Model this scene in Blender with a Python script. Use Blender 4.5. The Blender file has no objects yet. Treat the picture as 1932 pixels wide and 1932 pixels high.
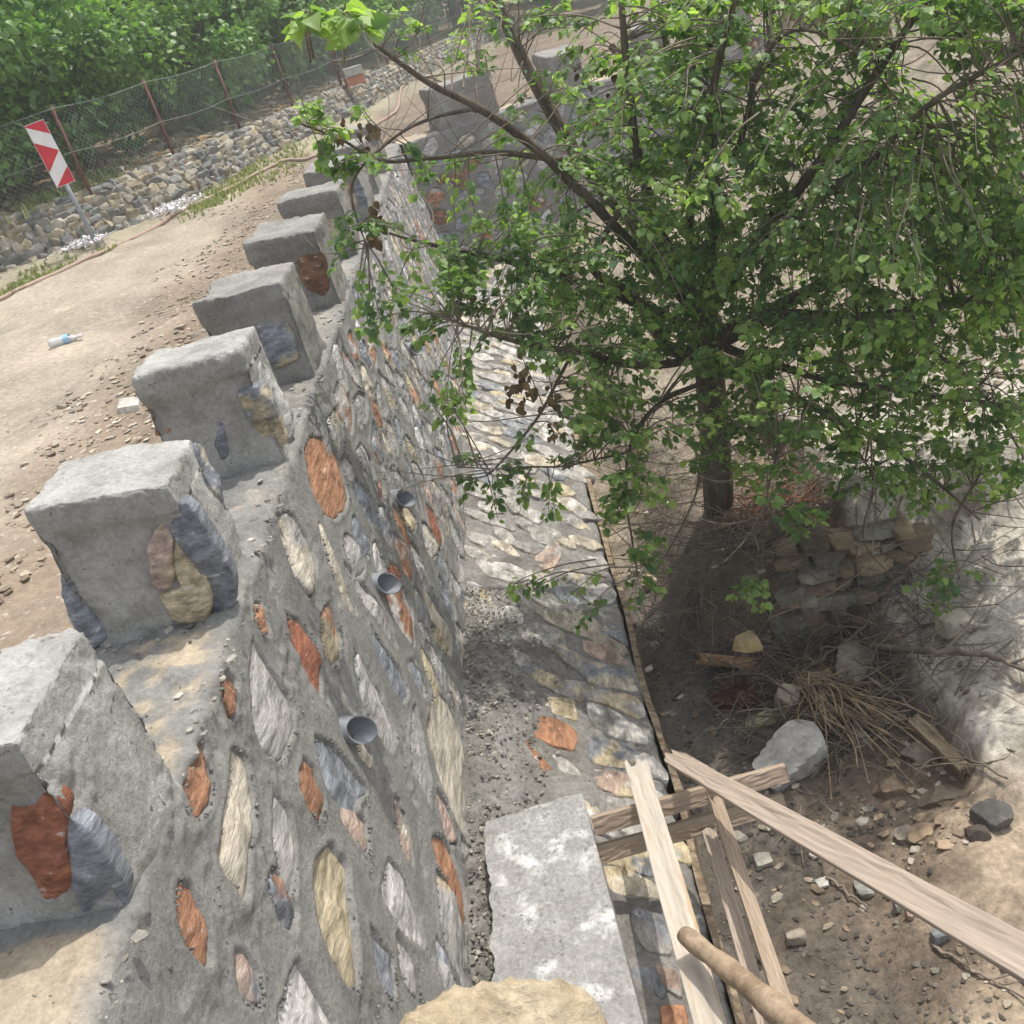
import bpy, math, random
import numpy as np
from mathutils import Vector, Matrix, noise as mnoise
random.seed(7); RNG = np.random.default_rng(7)
C = bpy.context.scene.collection
# ------------------------------------------------------------------ camera, sky, sun, exposure
F_PX = 1900.0; SZ = 1932.0; H2 = SZ/2                       # focal length and size of the picture in survey pixels
_r = math.radians(16.0)
_d = np.array([math.sin(_r), math.cos(_r)]); _h = np.array([math.cos(_r), -math.sin(_r)])
_w = np.array([851-H2, -13-H2])
_p = math.atan(-(_w@_d)/F_PX); _yaw = math.atan((_w@_h)/(F_PX/math.cos(_p)))
FW = np.array([-math.sin(_yaw)*math.cos(_p), math.cos(_yaw)*math.cos(_p), -math.sin(_p)])
RT = np.array([math.cos(_yaw), math.sin(_yaw), 0.0]); UP = np.cross(RT, FW)
right = _h[0]*RT - _d[0]*UP; up = -_h[1]*RT + _d[1]*UP
cam = bpy.data.cameras.new('camera'); camo = bpy.data.objects.new('camera', cam); C.objects.link(camo)
m = Matrix.Identity(4)
for i in range(3): m[i][0] = right[i]; m[i][1] = up[i]; m[i][2] = -FW[i]
camo.matrix_world = m
cam.sensor_width = 36; cam.lens = 36*F_PX/SZ; cam.clip_start = 0.05; cam.clip_end = 2000
bpy.context.scene.camera = camo
SUN = Vector((0.27, 0.27, 1.0)).normalized()
world = bpy.data.worlds.new('World'); bpy.context.scene.world = world; world.use_nodes = True
nt = world.node_tree; sky = nt.nodes.new('ShaderNodeTexSky'); sky.sky_type = 'NISHITA'; sky.sun_disc = False
sky.sun_elevation = math.asin(SUN.z); sky.sun_rotation = math.atan2(SUN.x, SUN.y); sky.dust_density = 3.0; sky.air_density = 1.0
hs = nt.nodes.new('ShaderNodeHueSaturation'); hs.inputs['Saturation'].default_value = .42; nt.links.new(sky.outputs[0], hs.inputs['Color']); nt.links.new(hs.outputs[0], nt.nodes['Background'].inputs[0]); nt.nodes['Background'].inputs[1].default_value = 0.15
sl = bpy.data.lights.new('sun', 'SUN'); sl.energy = 2.2; sl.angle = math.radians(0.6); sl.color = (1, 0.955, 0.88)
so = bpy.data.objects.new('sun', sl); C.objects.link(so); so.rotation_euler = SUN.to_track_quat('Z', 'Y').to_euler()
vs = bpy.context.scene.view_settings; vs.view_transform = 'Standard'; vs.look = 'None'; vs.gamma = 1; vs.exposure = 0.85

# ------------------------------------------------------------------ survey helpers: sight line -> point on a real plane
VEIL = .004                                                # density of the added lens-veil volume, per metre
def ray(x, y):
    v = np.array([x-H2, y-H2])/F_PX
    return FW + (v@_h)*RT - (v@_d)*UP
def onz(x, y, z): r = ray(x, y); return r*(z/r[2])
def ony(x, y, Y): r = ray(x, y); return r*(Y/r[1])
def onplane(x, y, n, c):                                     # n.p = c
    r = ray(x, y); return r*(c/float(np.dot(n, r)))

# ------------------------------------------------------------------ noise
def _hash(ix, iy, iz, seed):
    h = (ix.astype(np.int64)*374761393 + iy.astype(np.int64)*668265263 + iz.astype(np.int64)*2147483647 + seed*1274126177) & 0xffffffff
    h = ((h ^ (h >> 13))*1274126177) & 0xffffffff
    h = (h ^ (h >> 16)) & 0xffff
    return h/65535.0
def vnoise(p, seed=0):
    p = np.asarray(p, float); i = np.floor(p).astype(np.int64); f = p-i; f = f*f*(3-2*f)
    r = 0
    for a in (0, 1):
        for b in (0, 1):
            for c in (0, 1):
                w = (f[..., 0] if a else 1-f[..., 0])*(f[..., 1] if b else 1-f[..., 1])*(f[..., 2] if c else 1-f[..., 2])
                r = r + w*_hash(i[..., 0]+a, i[..., 1]+b, i[..., 2]+c, seed)
    return r*2-1
def fbm(p, scale=1.0, oct=4, seed=0):
    p = np.asarray(p, float)*scale; r = 0; a = 1.0; t = 0
    for o in range(oct):
        r = r + a*vnoise(p, seed+o*17); t += a; a *= 0.5; p = p*2.03+3.1
    return r/t
def sstep(x, a, b):
    t = np.clip((x-a)/(b-a), 0, 1); return t*t*(3-2*t)

# ------------------------------------------------------------------ mesh / object helpers
def mesh_obj(name, verts, faces, mats, parent=None, smooth=True, cols=None, midx=None):
    me = bpy.data.meshes.new(name)
    verts = np.asarray(verts, np.float32); nv = len(verts)
    if isinstance(faces, np.ndarray):
        k = faces.shape[1]; nf = len(faces)
        me.vertices.add(nv); me.vertices.foreach_set('co', verts.ravel())
        me.loops.add(nf*k); me.loops.foreach_set('vertex_index', faces.astype(np.int32).ravel())
        me.polygons.add(nf); me.polygons.foreach_set('loop_start', np.arange(0, nf*k, k, dtype=np.int32))
        me.polygons.foreach_set('loop_total', np.full(nf, k, np.int32))
        me.update(calc_edges=True)
    else:
        me.from_pydata([tuple(map(float, v)) for v in verts], [], faces); me.update()
    if not isinstance(mats, (list, tuple)): mats = [mats]
    for mm in mats: me.materials.append(mm)
    if midx is not None: me.polygons.foreach_set('material_index', np.asarray(midx, np.int32))
    me.polygons.foreach_set('use_smooth', np.full(len(me.polygons), bool(smooth)))
    if cols is not None:
        at = me.color_attributes.new('Col', 'FLOAT_COLOR', 'POINT')
        c4 = np.ones((nv, 4), np.float32); c4[:, :3] = cols; at.data.foreach_set('color', c4.ravel())
    me.validate()
    o = bpy.data.objects.new(name, me); C.objects.link(o)
    if parent is not None: o.parent = parent
    return o
def empty(name, loc=(0, 0, 0), rot=(0, 0, 0)):
    o = bpy.data.objects.new(name, None); C.objects.link(o); o.location = loc; o.rotation_euler = rot
    o.empty_display_size = 0.1; return o
def tag(o, label=None, cat=None, group=None, kind=None):
    if label: o['label'] = label
    if cat: o['category'] = cat
    if group: o['group'] = group
    if kind: o['kind'] = kind
    return o
def grid_faces(nu, nv):
    i = np.arange(nu-1)[:, None]; j = np.arange(nv-1)[None, :]
    a = (i*nv+j).ravel(); return np.stack([a, a+nv, a+nv+1, a+1], 1)
def keep_loc(o, loc):                                        # set the origin of a world-space mesh at loc
    loc = Vector(loc); o.data.transform(Matrix.Translation(-loc)); o.location = loc; return o
class Acc:                                                   # collects pieces into one mesh
    def __init__(s): s.v = []; s.f = []; s.c = []; s.n = 0
    def add(s, v, f, c=None):
        v = np.asarray(v, float); s.v.append(v)
        for q in (f.tolist() if isinstance(f, np.ndarray) else f): s.f.append([k+s.n for k in q])
        s.c.append(np.tile(c if c is not None else (1, 1, 1), (len(v), 1))); s.n += len(v)
    def build(s, name, mats, parent=None, smooth=True, col=False):
        return mesh_obj(name, np.vstack(s.v), s.f, mats, parent, smooth, np.vstack(s.c) if col else None)
def tube(pts, rad, seg=6, cap=True):
    pts = np.asarray(pts, float); n = len(pts); rad = np.broadcast_to(np.asarray(rad, float), (n,))
    V = []; prev = None
    for i in range(n):
        t = pts[min(i+1, n-1)]-pts[max(i-1, 0)]; t = t/(np.linalg.norm(t)+1e-9)
        a = prev if prev is not None else (np.array([0, 0, 1.]) if abs(t[2]) < .9 else np.array([1., 0, 0]))
        x = np.cross(t, a) if prev is None else prev-t*np.dot(prev, t); x /= (np.linalg.norm(x)+1e-9); prev = x; y = np.cross(t, x)
        for k in range(seg):
            an = 2*math.pi*k/seg; V.append(pts[i]+rad[i]*(math.cos(an)*x+math.sin(an)*y))
    F = [[i*seg+k, i*seg+(k+1) % seg, (i+1)*seg+(k+1) % seg, (i+1)*seg+k] for i in range(n-1) for k in range(seg)]
    if cap: F += [list(range(seg))[::-1], list(range((n-1)*seg, n*seg))]
    return np.array(V), F
def spline(pts, k=6):
    P = [np.asarray(p, float) for p in pts]; P = [2*P[0]-P[1]]+P+[2*P[-1]-P[-2]]; out = []
    for i in range(1, len(P)-2):
        for t in np.linspace(0, 1, k, endpoint=False):
            a, b, c, d = P[i-1:i+3]
            out.append(.5*((2*b)+(-a+c)*t+(2*a-5*b+4*c-d)*t*t+(-a+3*b-3*c+d)*t**3))
    out.append(P[-2]); return np.array(out)
def box(lo, hi):
    x0, y0, z0 = lo; x1, y1, z1 = hi
    v = np.array([(x0, y0, z0), (x1, y0, z0), (x1, y1, z0), (x0, y1, z0), (x0, y0, z1), (x1, y0, z1), (x1, y1, z1), (x0, y1, z1)], float)
    return v, [[0, 3, 2, 1], [4, 5, 6, 7], [0, 1, 5, 4], [1, 2, 6, 5], [2, 3, 7, 6], [3, 0, 4, 7]]

# ------------------------------------------------------------------ materials
def mat(name, c1, c2, scale=4, rough=.9, bump=.3, bscale=40, fine=.25, attr=False, spots=None, stretch=None, spec=.3, bdist=.01, extra=None):
    """base colour = two-tone noise x fine noise (x painted zone colour); bump = fine noise"""
    M = bpy.data.materials.new(name); M.use_nodes = True; N = M.node_tree.nodes; L = M.node_tree.links; B = N['Principled BSDF']
    tc = N.new('ShaderNodeTexCoord'); co = tc.outputs['Object']
    if stretch:
        mp = N.new('ShaderNodeMapping'); mp.inputs['Scale'].default_value = stretch; L.new(co, mp.inputs[0]); co = mp.outputs[0]
    n1 = N.new('ShaderNodeTexNoise'); n1.inputs['Scale'].default_value = scale; n1.inputs['Detail'].default_value = 8; n1.inputs['Roughness'].default_value = .62; L.new(co, n1.inputs[0])
    cr = N.new('ShaderNodeValToRGB'); cr.color_ramp.elements[0].position = .36; cr.color_ramp.elements[1].position = .64
    cr.color_ramp.elements[0].color = (*c1, 1); cr.color_ramp.elements[1].color = (*c2, 1); L.new(n1.outputs[0], cr.inputs[0]); col = cr.outputs[0]
    n2 = N.new('ShaderNodeTexNoise'); n2.inputs['Scale'].default_value = bscale; n2.inputs['Detail'].default_value = 6; n2.inputs['Roughness'].default_value = .7; L.new(co, n2.inputs[0])
    mr = N.new('ShaderNodeMapRange'); mr.inputs[1].default_value = .3; mr.inputs[2].default_value = .7; mr.inputs[3].default_value = 1-fine; mr.inputs[4].default_value = 1+fine; L.new(n2.outputs[0], mr.inputs[0])
    mx = N.new('ShaderNodeMix'); mx.data_type = 'RGBA'; mx.blend_type = 'MULTIPLY'; mx.inputs[0].default_value = 1; L.new(col, mx.inputs[6]); L.new(mr.outputs[0], mx.inputs[7]); col = mx.outputs[2]
    if attr:
        a = N.new('ShaderNodeVertexColor'); a.layer_name = 'Col'
        m2 = N.new('ShaderNodeMix'); m2.data_type = 'RGBA'; m2.blend_type = 'MULTIPLY'; m2.inputs[0].default_value = 1; L.new(col, m2.inputs[6]); L.new(a.outputs[0], m2.inputs[7]); col = m2.outputs[2]
    if spots:                                                # (colour, scale, threshold, softness)
        for sc_, s_, th, soft in spots:
            n3 = N.new('ShaderNodeTexNoise'); n3.inputs['Scale'].default_value = s_; n3.inputs['Detail'].default_value = 7; n3.inputs['Roughness'].default_value = .65; L.new(co, n3.inputs[0])
            r3 = N.new('ShaderNodeMapRange'); r3.inputs[1].default_value = th; r3.inputs[2].default_value = th+soft; L.new(n3.outputs[0], r3.inputs[0])
            m3 = N.new('ShaderNodeMix'); m3.data_type = 'RGBA'; L.new(r3.outputs[0], m3.inputs[0]); L.new(col, m3.inputs[6]); m3.inputs[7].default_value = (*sc_, 1); col = m3.outputs[2]
    if extra: col = extra(N, L, col, co)
    L.new(col, B.inputs['Base Color']); B.inputs['Roughness'].default_value = rough; B.inputs['Specular IOR Level'].default_value = spec
    if bump:
        bp = N.new('ShaderNodeBump'); bp.inputs['Strength'].default_value = bump; bp.inputs['Distance'].default_value = bdist
        ad = N.new('ShaderNodeMath'); ad.operation = 'ADD'; L.new(n2.outputs[0], ad.inputs[0]); L.new(n1.outputs[0], ad.inputs[1])
        L.new(ad.outputs[0], bp.inputs['Height']); L.new(bp.outputs[0], B.inputs['Normal'])
    return M
def dirt_on_top(colour, th=.45, amount=1.0):                 # settled earth on upward faces, in patches
    def fn(N, L, col, co):
        g = N.new('ShaderNodeNewGeometry'); s = N.new('ShaderNodeSeparateXYZ'); L.new(g.outputs['Normal'], s.inputs[0])
        a = N.new('ShaderNodeMapRange'); a.inputs[1].default_value = .55; a.inputs[2].default_value = .85; L.new(s.outputs[2], a.inputs[0])
        n = N.new('ShaderNodeTexNoise'); n.inputs['Scale'].default_value = 3.2; n.inputs['Detail'].default_value = 9; n.inputs['Roughness'].default_value = .62; L.new(co, n.inputs[0])
        b = N.new('ShaderNodeMapRange'); b.inputs[1].default_value = th; b.inputs[2].default_value = th+.07; L.new(n.outputs[0], b.inputs[0])
        mu = N.new('ShaderNodeMath'); mu.operation = 'MULTIPLY'; L.new(a.outputs[0], mu.inputs[0]); L.new(b.outputs[0], mu.inputs[1])
        m2 = N.new('ShaderNodeMath'); m2.operation = 'MULTIPLY'; L.new(mu.outputs[0], m2.inputs[0]); m2.inputs[1].default_value = amount
        x = N.new('ShaderNodeMix'); x.data_type = 'RGBA'; L.new(m2.outputs[0], x.inputs[0]); L.new(col, x.inputs[6]); x.inputs[7].default_value = (*colour, 1)
        return x.outputs[2]
    return fn
M_MORTAR = mat('mortar', (.17, .168, .155), (.255, .25, .232), 5.0, .95, .7, 60, .25, spots=[((.11, .105, .095), 42, .63, .05)], attr=True, bdist=.012)
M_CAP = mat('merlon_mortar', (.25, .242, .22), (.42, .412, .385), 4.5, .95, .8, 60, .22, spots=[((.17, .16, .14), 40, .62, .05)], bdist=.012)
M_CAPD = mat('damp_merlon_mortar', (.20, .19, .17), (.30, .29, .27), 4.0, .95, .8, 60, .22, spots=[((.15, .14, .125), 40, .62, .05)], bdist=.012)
M_STONE = mat('stone', (.50, .49, .48), (1.25, 1.22, 1.20), 13, .8, .8, 50, .35, attr=True, stretch=(1, .45, 2.2), spots=[((.60, .59, .58), 26, .63, .07), ((.13, .12, .12), 20, .68, .04)], bdist=.014)
M_ROCK = mat('rock', (.6, .58, .55), (1.2, 1.18, 1.1), 5, .85, .5, 30, .25, attr=True, bdist=.012)
M_ROAD = mat('road_earth', (.72, .71, .68), (1.15, 1.13, 1.1), 1.1, .97, .7, 26, .28, attr=True, spots=[((.44, .40, .33), 24, .60, .04), ((.16, .125, .09), 18, .66, .05)], bdist=.018)
M_BED = mat('bed_earth', (.62, .6, .56), (1.2, 1.18, 1.12), 4, .95, .8, 28, .38, attr=True, bdist=.02)
M_LEDGE = mat('ledge_mortar', (.13, .12, .105), (.25, .24, .22), 4, .95, .8, 40, .35, bdist=.015)
M_SLAB = mat('slab_concrete', (.27, .265, .25), (.36, .355, .34), 7, .95, .9, 50, .3, spots=[((.60, .595, .58), 6, .53, .10), ((.30, .295, .28), 26, .56, .05), ((.15, .145, .13), 36, .62, .05)], bdist=.012)
M_WOOD = mat('weathered_wood', (.27, .205, .145), (.37, .295, .22), 2.2, .85, .4, 14, .2, stretch=(.22, 14, 14), spots=[((.18, .14, .1), 2, .68, .05)], bdist=.004)
M_WOODP = mat('pale_wood', (.37, .325, .265), (.47, .42, .35), 2.0, .85, .4, 14, .12, stretch=(.22, 12, 12), spots=[((.40, .27, .15), 1.8, .60, .08), ((.27, .26, .235), 3.5, .64, .03)], bdist=.004)
M_WOODG = mat('grey_wood', (.31, .25, .195), (.38, .31, .25), 1.6, .85, .35, 14, .13, stretch=(.22, 10, 10), bdist=.004)
M_BARKY = mat('rotten_wood', (.11, .075, .045), (.32, .25, .17), 4, .9, .8, 18, .4, stretch=(1, 5, 5), bdist=.01)
M_BARK = mat('bark', (.075, .058, .04), (.16, .13, .10), 6, .9, .8, 30, .4, stretch=(2, 2, .6), bdist=.012)
M_TWIG = mat('twig_bark', (.13, .10, .075), (.24, .20, .155), 8, .85, .2, 30, .2)
M_DRY = mat('dry_stem', (.20, .14, .08), (.42, .32, .20), 8, .85, .2, 30, .2)
M_BROWNLEAF = mat('withered_leaf', (.10, .07, .03), (.2, .13, .06), 10, .8, .2, 30, .2)
M_PIPE = mat('grey_pvc', (.17, .18, .195), (.22, .235, .25), 10, .5, .1, 60, .1)
M_RUST = mat('rusty_red_post', (.11, .045, .04), (.17, .075, .065), 12, .7, .2, 60, .2)
M_WIRE = mat('galvanised_wire', (.17, .2, .19), (.28, .32, .3), 12, .55, 0, 60, .1)
M_STEEL = mat('galvanised_steel', (.24, .27, .3), (.33, .36, .39), 12, .5, .05, 60, .08)
M_HOSE = mat('orange_hose', (.30, .215, .165), (.38, .28, .22), 8, .6, .1, 60, .12)
M_WHITE = mat('white_plastic', (.68, .66, .66), (.82, .8, .8), 10, .5, .1, 60, .06, spots=[((.62, .45, .5), 14, .6, .05)])
M_BRICK = mat('brick_red', (.36, .15, .09), (.5, .24, .16), 10, .9, .3, 60, .2)
M_BLOCKG = mat('grey_block', (.36, .34, .31), (.48, .46, .42), 10, .9, .3, 60, .2)
M_SOILBANK = mat('sandy_crust', (.36, .29, .19), (.50, .42, .30), 6, .95, .9, 26, .28, bdist=.02)
M_EARTH = mat('dark_earth', (.16, .12, .08), (.28, .22, .15), 6, .95, .6, 30, .3)
def leaf_mat(name, ca, cb, rough=.38, trans=.3, sc=1.2):
    M = bpy.data.materials.new(name); M.use_nodes = True; N = M.node_tree.nodes; L = M.node_tree.links; B = N['Principled BSDF']
    a = N.new('ShaderNodeVertexColor'); a.layer_name = 'Col'
    mx = N.new('ShaderNodeMix'); mx.data_type = 'RGBA'; mx.inputs[6].default_value = (*ca, 1); mx.inputs[7].default_value = (*cb, 1); L.new(a.outputs[0], mx.inputs[0])
    L.new(mx.outputs[2], B.inputs['Base Color']); B.inputs['Roughness'].default_value = rough; B.inputs['Specular IOR Level'].default_value = .5
    T = N.new('ShaderNodeBsdfTranslucent'); g = N.new('ShaderNodeMix'); g.data_type = 'RGBA'; g.blend_type = 'MULTIPLY'; g.inputs[0].default_value = 1
    L.new(mx.outputs[2], g.inputs[6]); g.inputs[7].default_value = (1.5, 1.7, .6, 1); L.new(g.outputs[2], T.inputs[0])
    S = N.new('ShaderNodeMixShader'); S.inputs[0].default_value = trans; L.new(B.outputs[0], S.inputs[1]); L.new(T.outputs[0], S.inputs[2]); L.new(S.outputs[0], N['Material Output'].inputs[0])
    return M
M_LEAF = leaf_mat('mulberry_leaf', (.085, .165, .06), (.34, .46, .13), .48, .48)
M_ORCH = leaf_mat('orchard_leaf', (.05, .13, .035), (.23, .38, .09), .45, .38)
M_GRASS = leaf_mat('grass_blade', (.13, .17, .05), (.3, .3, .13), .7, .3)

# palette of wall stones (base colours)
PAL = dict(o=(.42, .225, .135), r=(.33, .14, .085), g=(.43, .425, .41), b=(.27, .295, .33), w=(.58, .575, .56), y=(.53, .465, .32), c=(.56, .52, .43), p=(.50, .39, .33), n=(.27, .15, .09))

def rock_mesh(seed, dims, sub=3, planes=11, rough=.02):
    """broken quarry stone: a jittered block cut by random planes"""
    import bmesh
    if sub not in ICO:
        bm = bmesh.new(); bmesh.ops.create_icosphere(bm, subdivisions=sub, radius=1)
        ICO[sub] = (np.array([v.co[:] for v in bm.verts]), [[v.index for v in f.verts] for f in bm.faces]); bm.free()
    V, F = ICO[sub]; rs = np.random.default_rng(seed)
    n = np.vstack([np.eye(3), -np.eye(3)])+rs.normal(0, .22, (6, 3)); d = rs.uniform(.62, .82, 6)
    m_ = rs.normal(size=(planes-6, 3)); n = np.vstack([n, m_]); d = np.concatenate([d, rs.uniform(.72, .98, planes-6)]); n /= np.linalg.norm(n, axis=1)[:, None]
    r = np.minimum((d/np.maximum(V@n.T, 1e-3)).min(1), 1.12)
    V = V*r[:, None]/.8; V = V*(1+fbm(V, 2.6, 4, seed)[:, None]*rough*2)
    return V*np.array(dims)/2, F
ICO = {}
# ------------------------------------------------------------------ stones set in a plane
def chaikin(P, k=2):
    P = np.asarray(P, float)
    for _ in range(k):
        Q = np.roll(P, -1, 0); P = np.stack([.8*P+.2*Q, .2*P+.8*Q], 1).reshape(-1, 2)
    return P
def outline(poly, seed, n=34):
    P = np.asarray(poly, float); Q = np.roll(P, -1, 0); P = np.stack([.87*P+.13*Q, .13*P+.87*Q], 1).reshape(-1, 2)
    Q = np.vstack([P, P[:1]]); d = np.hypot(*np.diff(Q, axis=0).T); cum = np.concatenate([[0], np.cumsum(d)]); t = np.linspace(0, cum[-1], n, endpoint=False)
    R = np.column_stack([np.interp(t, cum, Q[:, 0]), np.interp(t, cum, Q[:, 1])]); c = R.mean(0); R = c+(R-c)*1.10
    j = fbm(np.column_stack([R*30, np.full(n, seed*3.3)]), 1, 3, seed)*.075; return c+(R-c)*(1+j[:, None])
def stone_cap(acc, poly, frame, key, H=.02, seed=0, base=-.05, lift=0.0, stain='gwyobc'):
    """broken stone face: poly in plane coordinates (u,v); frame = (O, U, V, N)"""
    O, U, V, Nn = frame; P = outline(poly, seed); n = len(P)
    x, y = P[:, 0], P[:, 1]; x2, y2 = np.roll(x, -1), np.roll(y, -1); cr = x*y2-x2*y; A = cr.sum()/2
    c = np.array([((x+x2)*cr).sum()/(6*A), ((y+y2)*cr).sum()/(6*A)]) if abs(A) > 1e-8 else P.mean(0)
    rings = [(1.0, base), (1.0, -.9), (.965, 0), (.85, .3), (.72, .6), (.58, .8), (.44, 1), (.3, 1), (.15, 1)]
    rs = np.random.default_rng(seed+11); tilt = rs.normal(0, .07, 2); pl = [(rs.normal(0, .16, 2), rs.uniform(-.005, .006)) for _ in range(5)]
    th = rs.uniform(0, 3.14); dr = np.array([math.cos(th), math.sin(th)]); vs = []
    for k, (r, h) in enumerate(rings):
        Q = c+(P-c)*r
        if k == 0: z = np.full(n, base)
        else:
            d = Q-c; z = lift+h*H+d@tilt
            for g, o in pl: z = np.minimum(z, lift+H+o+d@g)
            z = np.maximum(z, lift-.010+.2*H*h)
            lay = np.floor((d@dr+.01*fbm(np.column_stack([Q*20, np.zeros(n)]), 1, 2, seed))*38); z = z+.0035*_hash(lay.astype(np.int64), lay.astype(np.int64)*0, lay.astype(np.int64)*0+seed, 3)
            z = z+fbm(np.column_stack([Q*45, np.full(n, seed*1.7)]), 1, 3, seed+3)*.006
        vs.append(np.column_stack([Q, z]))
    vs = np.vstack(vs+[np.array([[c[0], c[1], lift+H*.8]])]); W = O+vs[:, :1]*U+vs[:, 1:2]*V+vs[:, 2:3]*Nn; F = []; ccw = A > 0
    # same winding rule in every frame: face normals follow N
    if np.dot(np.cross(U, V), Nn) < 0: ccw = not ccw
    for k in range(len(rings)-1):
        for i in range(n):
            j = (i+1) % n; q = [k*n+i, k*n+j, (k+1)*n+j, (k+1)*n+i]; F.append(q if ccw else q[::-1])
    k = len(rings)-1
    for i in range(n):
        q = [k*n+i, k*n+(i+1) % n, len(vs)-1]; F.append(q if ccw else q[::-1])
    col = np.array(PAL[key])*rs.uniform(.85, 1.15); CC = np.tile(col, (len(vs), 1))
    if rs.random() < .55:                                     # iron staining or grey patch of its own shape
        m_ = sstep(fbm(np.column_stack([vs[:, :2]*9, np.full(len(vs), seed*.7)]), 1, 3, seed+8), .0, .25)[:, None]
        CC = CC*(1-m_)+m_*np.array(PAL[stain[rs.integers(len(stain))]])
    acc.v.append(W); off = acc.n; acc.f += [[a+off for a in q] for q in F]; acc.c.append(CC); acc.n += len(W)
def in_poly_sd(P, X, Y):
    """signed distance (positive inside) for arrays X,Y"""
    P = np.asarray(P); n = len(P); inside = np.zeros(X.shape, bool); dmin = np.full(X.shape, 1e9)
    for i in range(n):
        x1, y1 = P[i]; x2, y2 = P[(i+1) % n]
        cond = ((y1 > Y) != (y2 > Y)); xi = (x2-x1)*(Y-y1)/((y2-y1) if abs(y2-y1) > 1e-9 else 1e-9)+x1
        inside ^= cond & (X < xi)
        L2 = (x2-x1)**2+(y2-y1)**2+1e-12; t = np.clip(((X-x1)*(x2-x1)+(Y-y1)*(y2-y1))/L2, 0, 1)
        dmin = np.minimum(dmin, np.hypot(X-x1-t*(x2-x1), Y-y1-t*(y2-y1)))
    return np.where(inside, dmin, -dmin)

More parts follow.
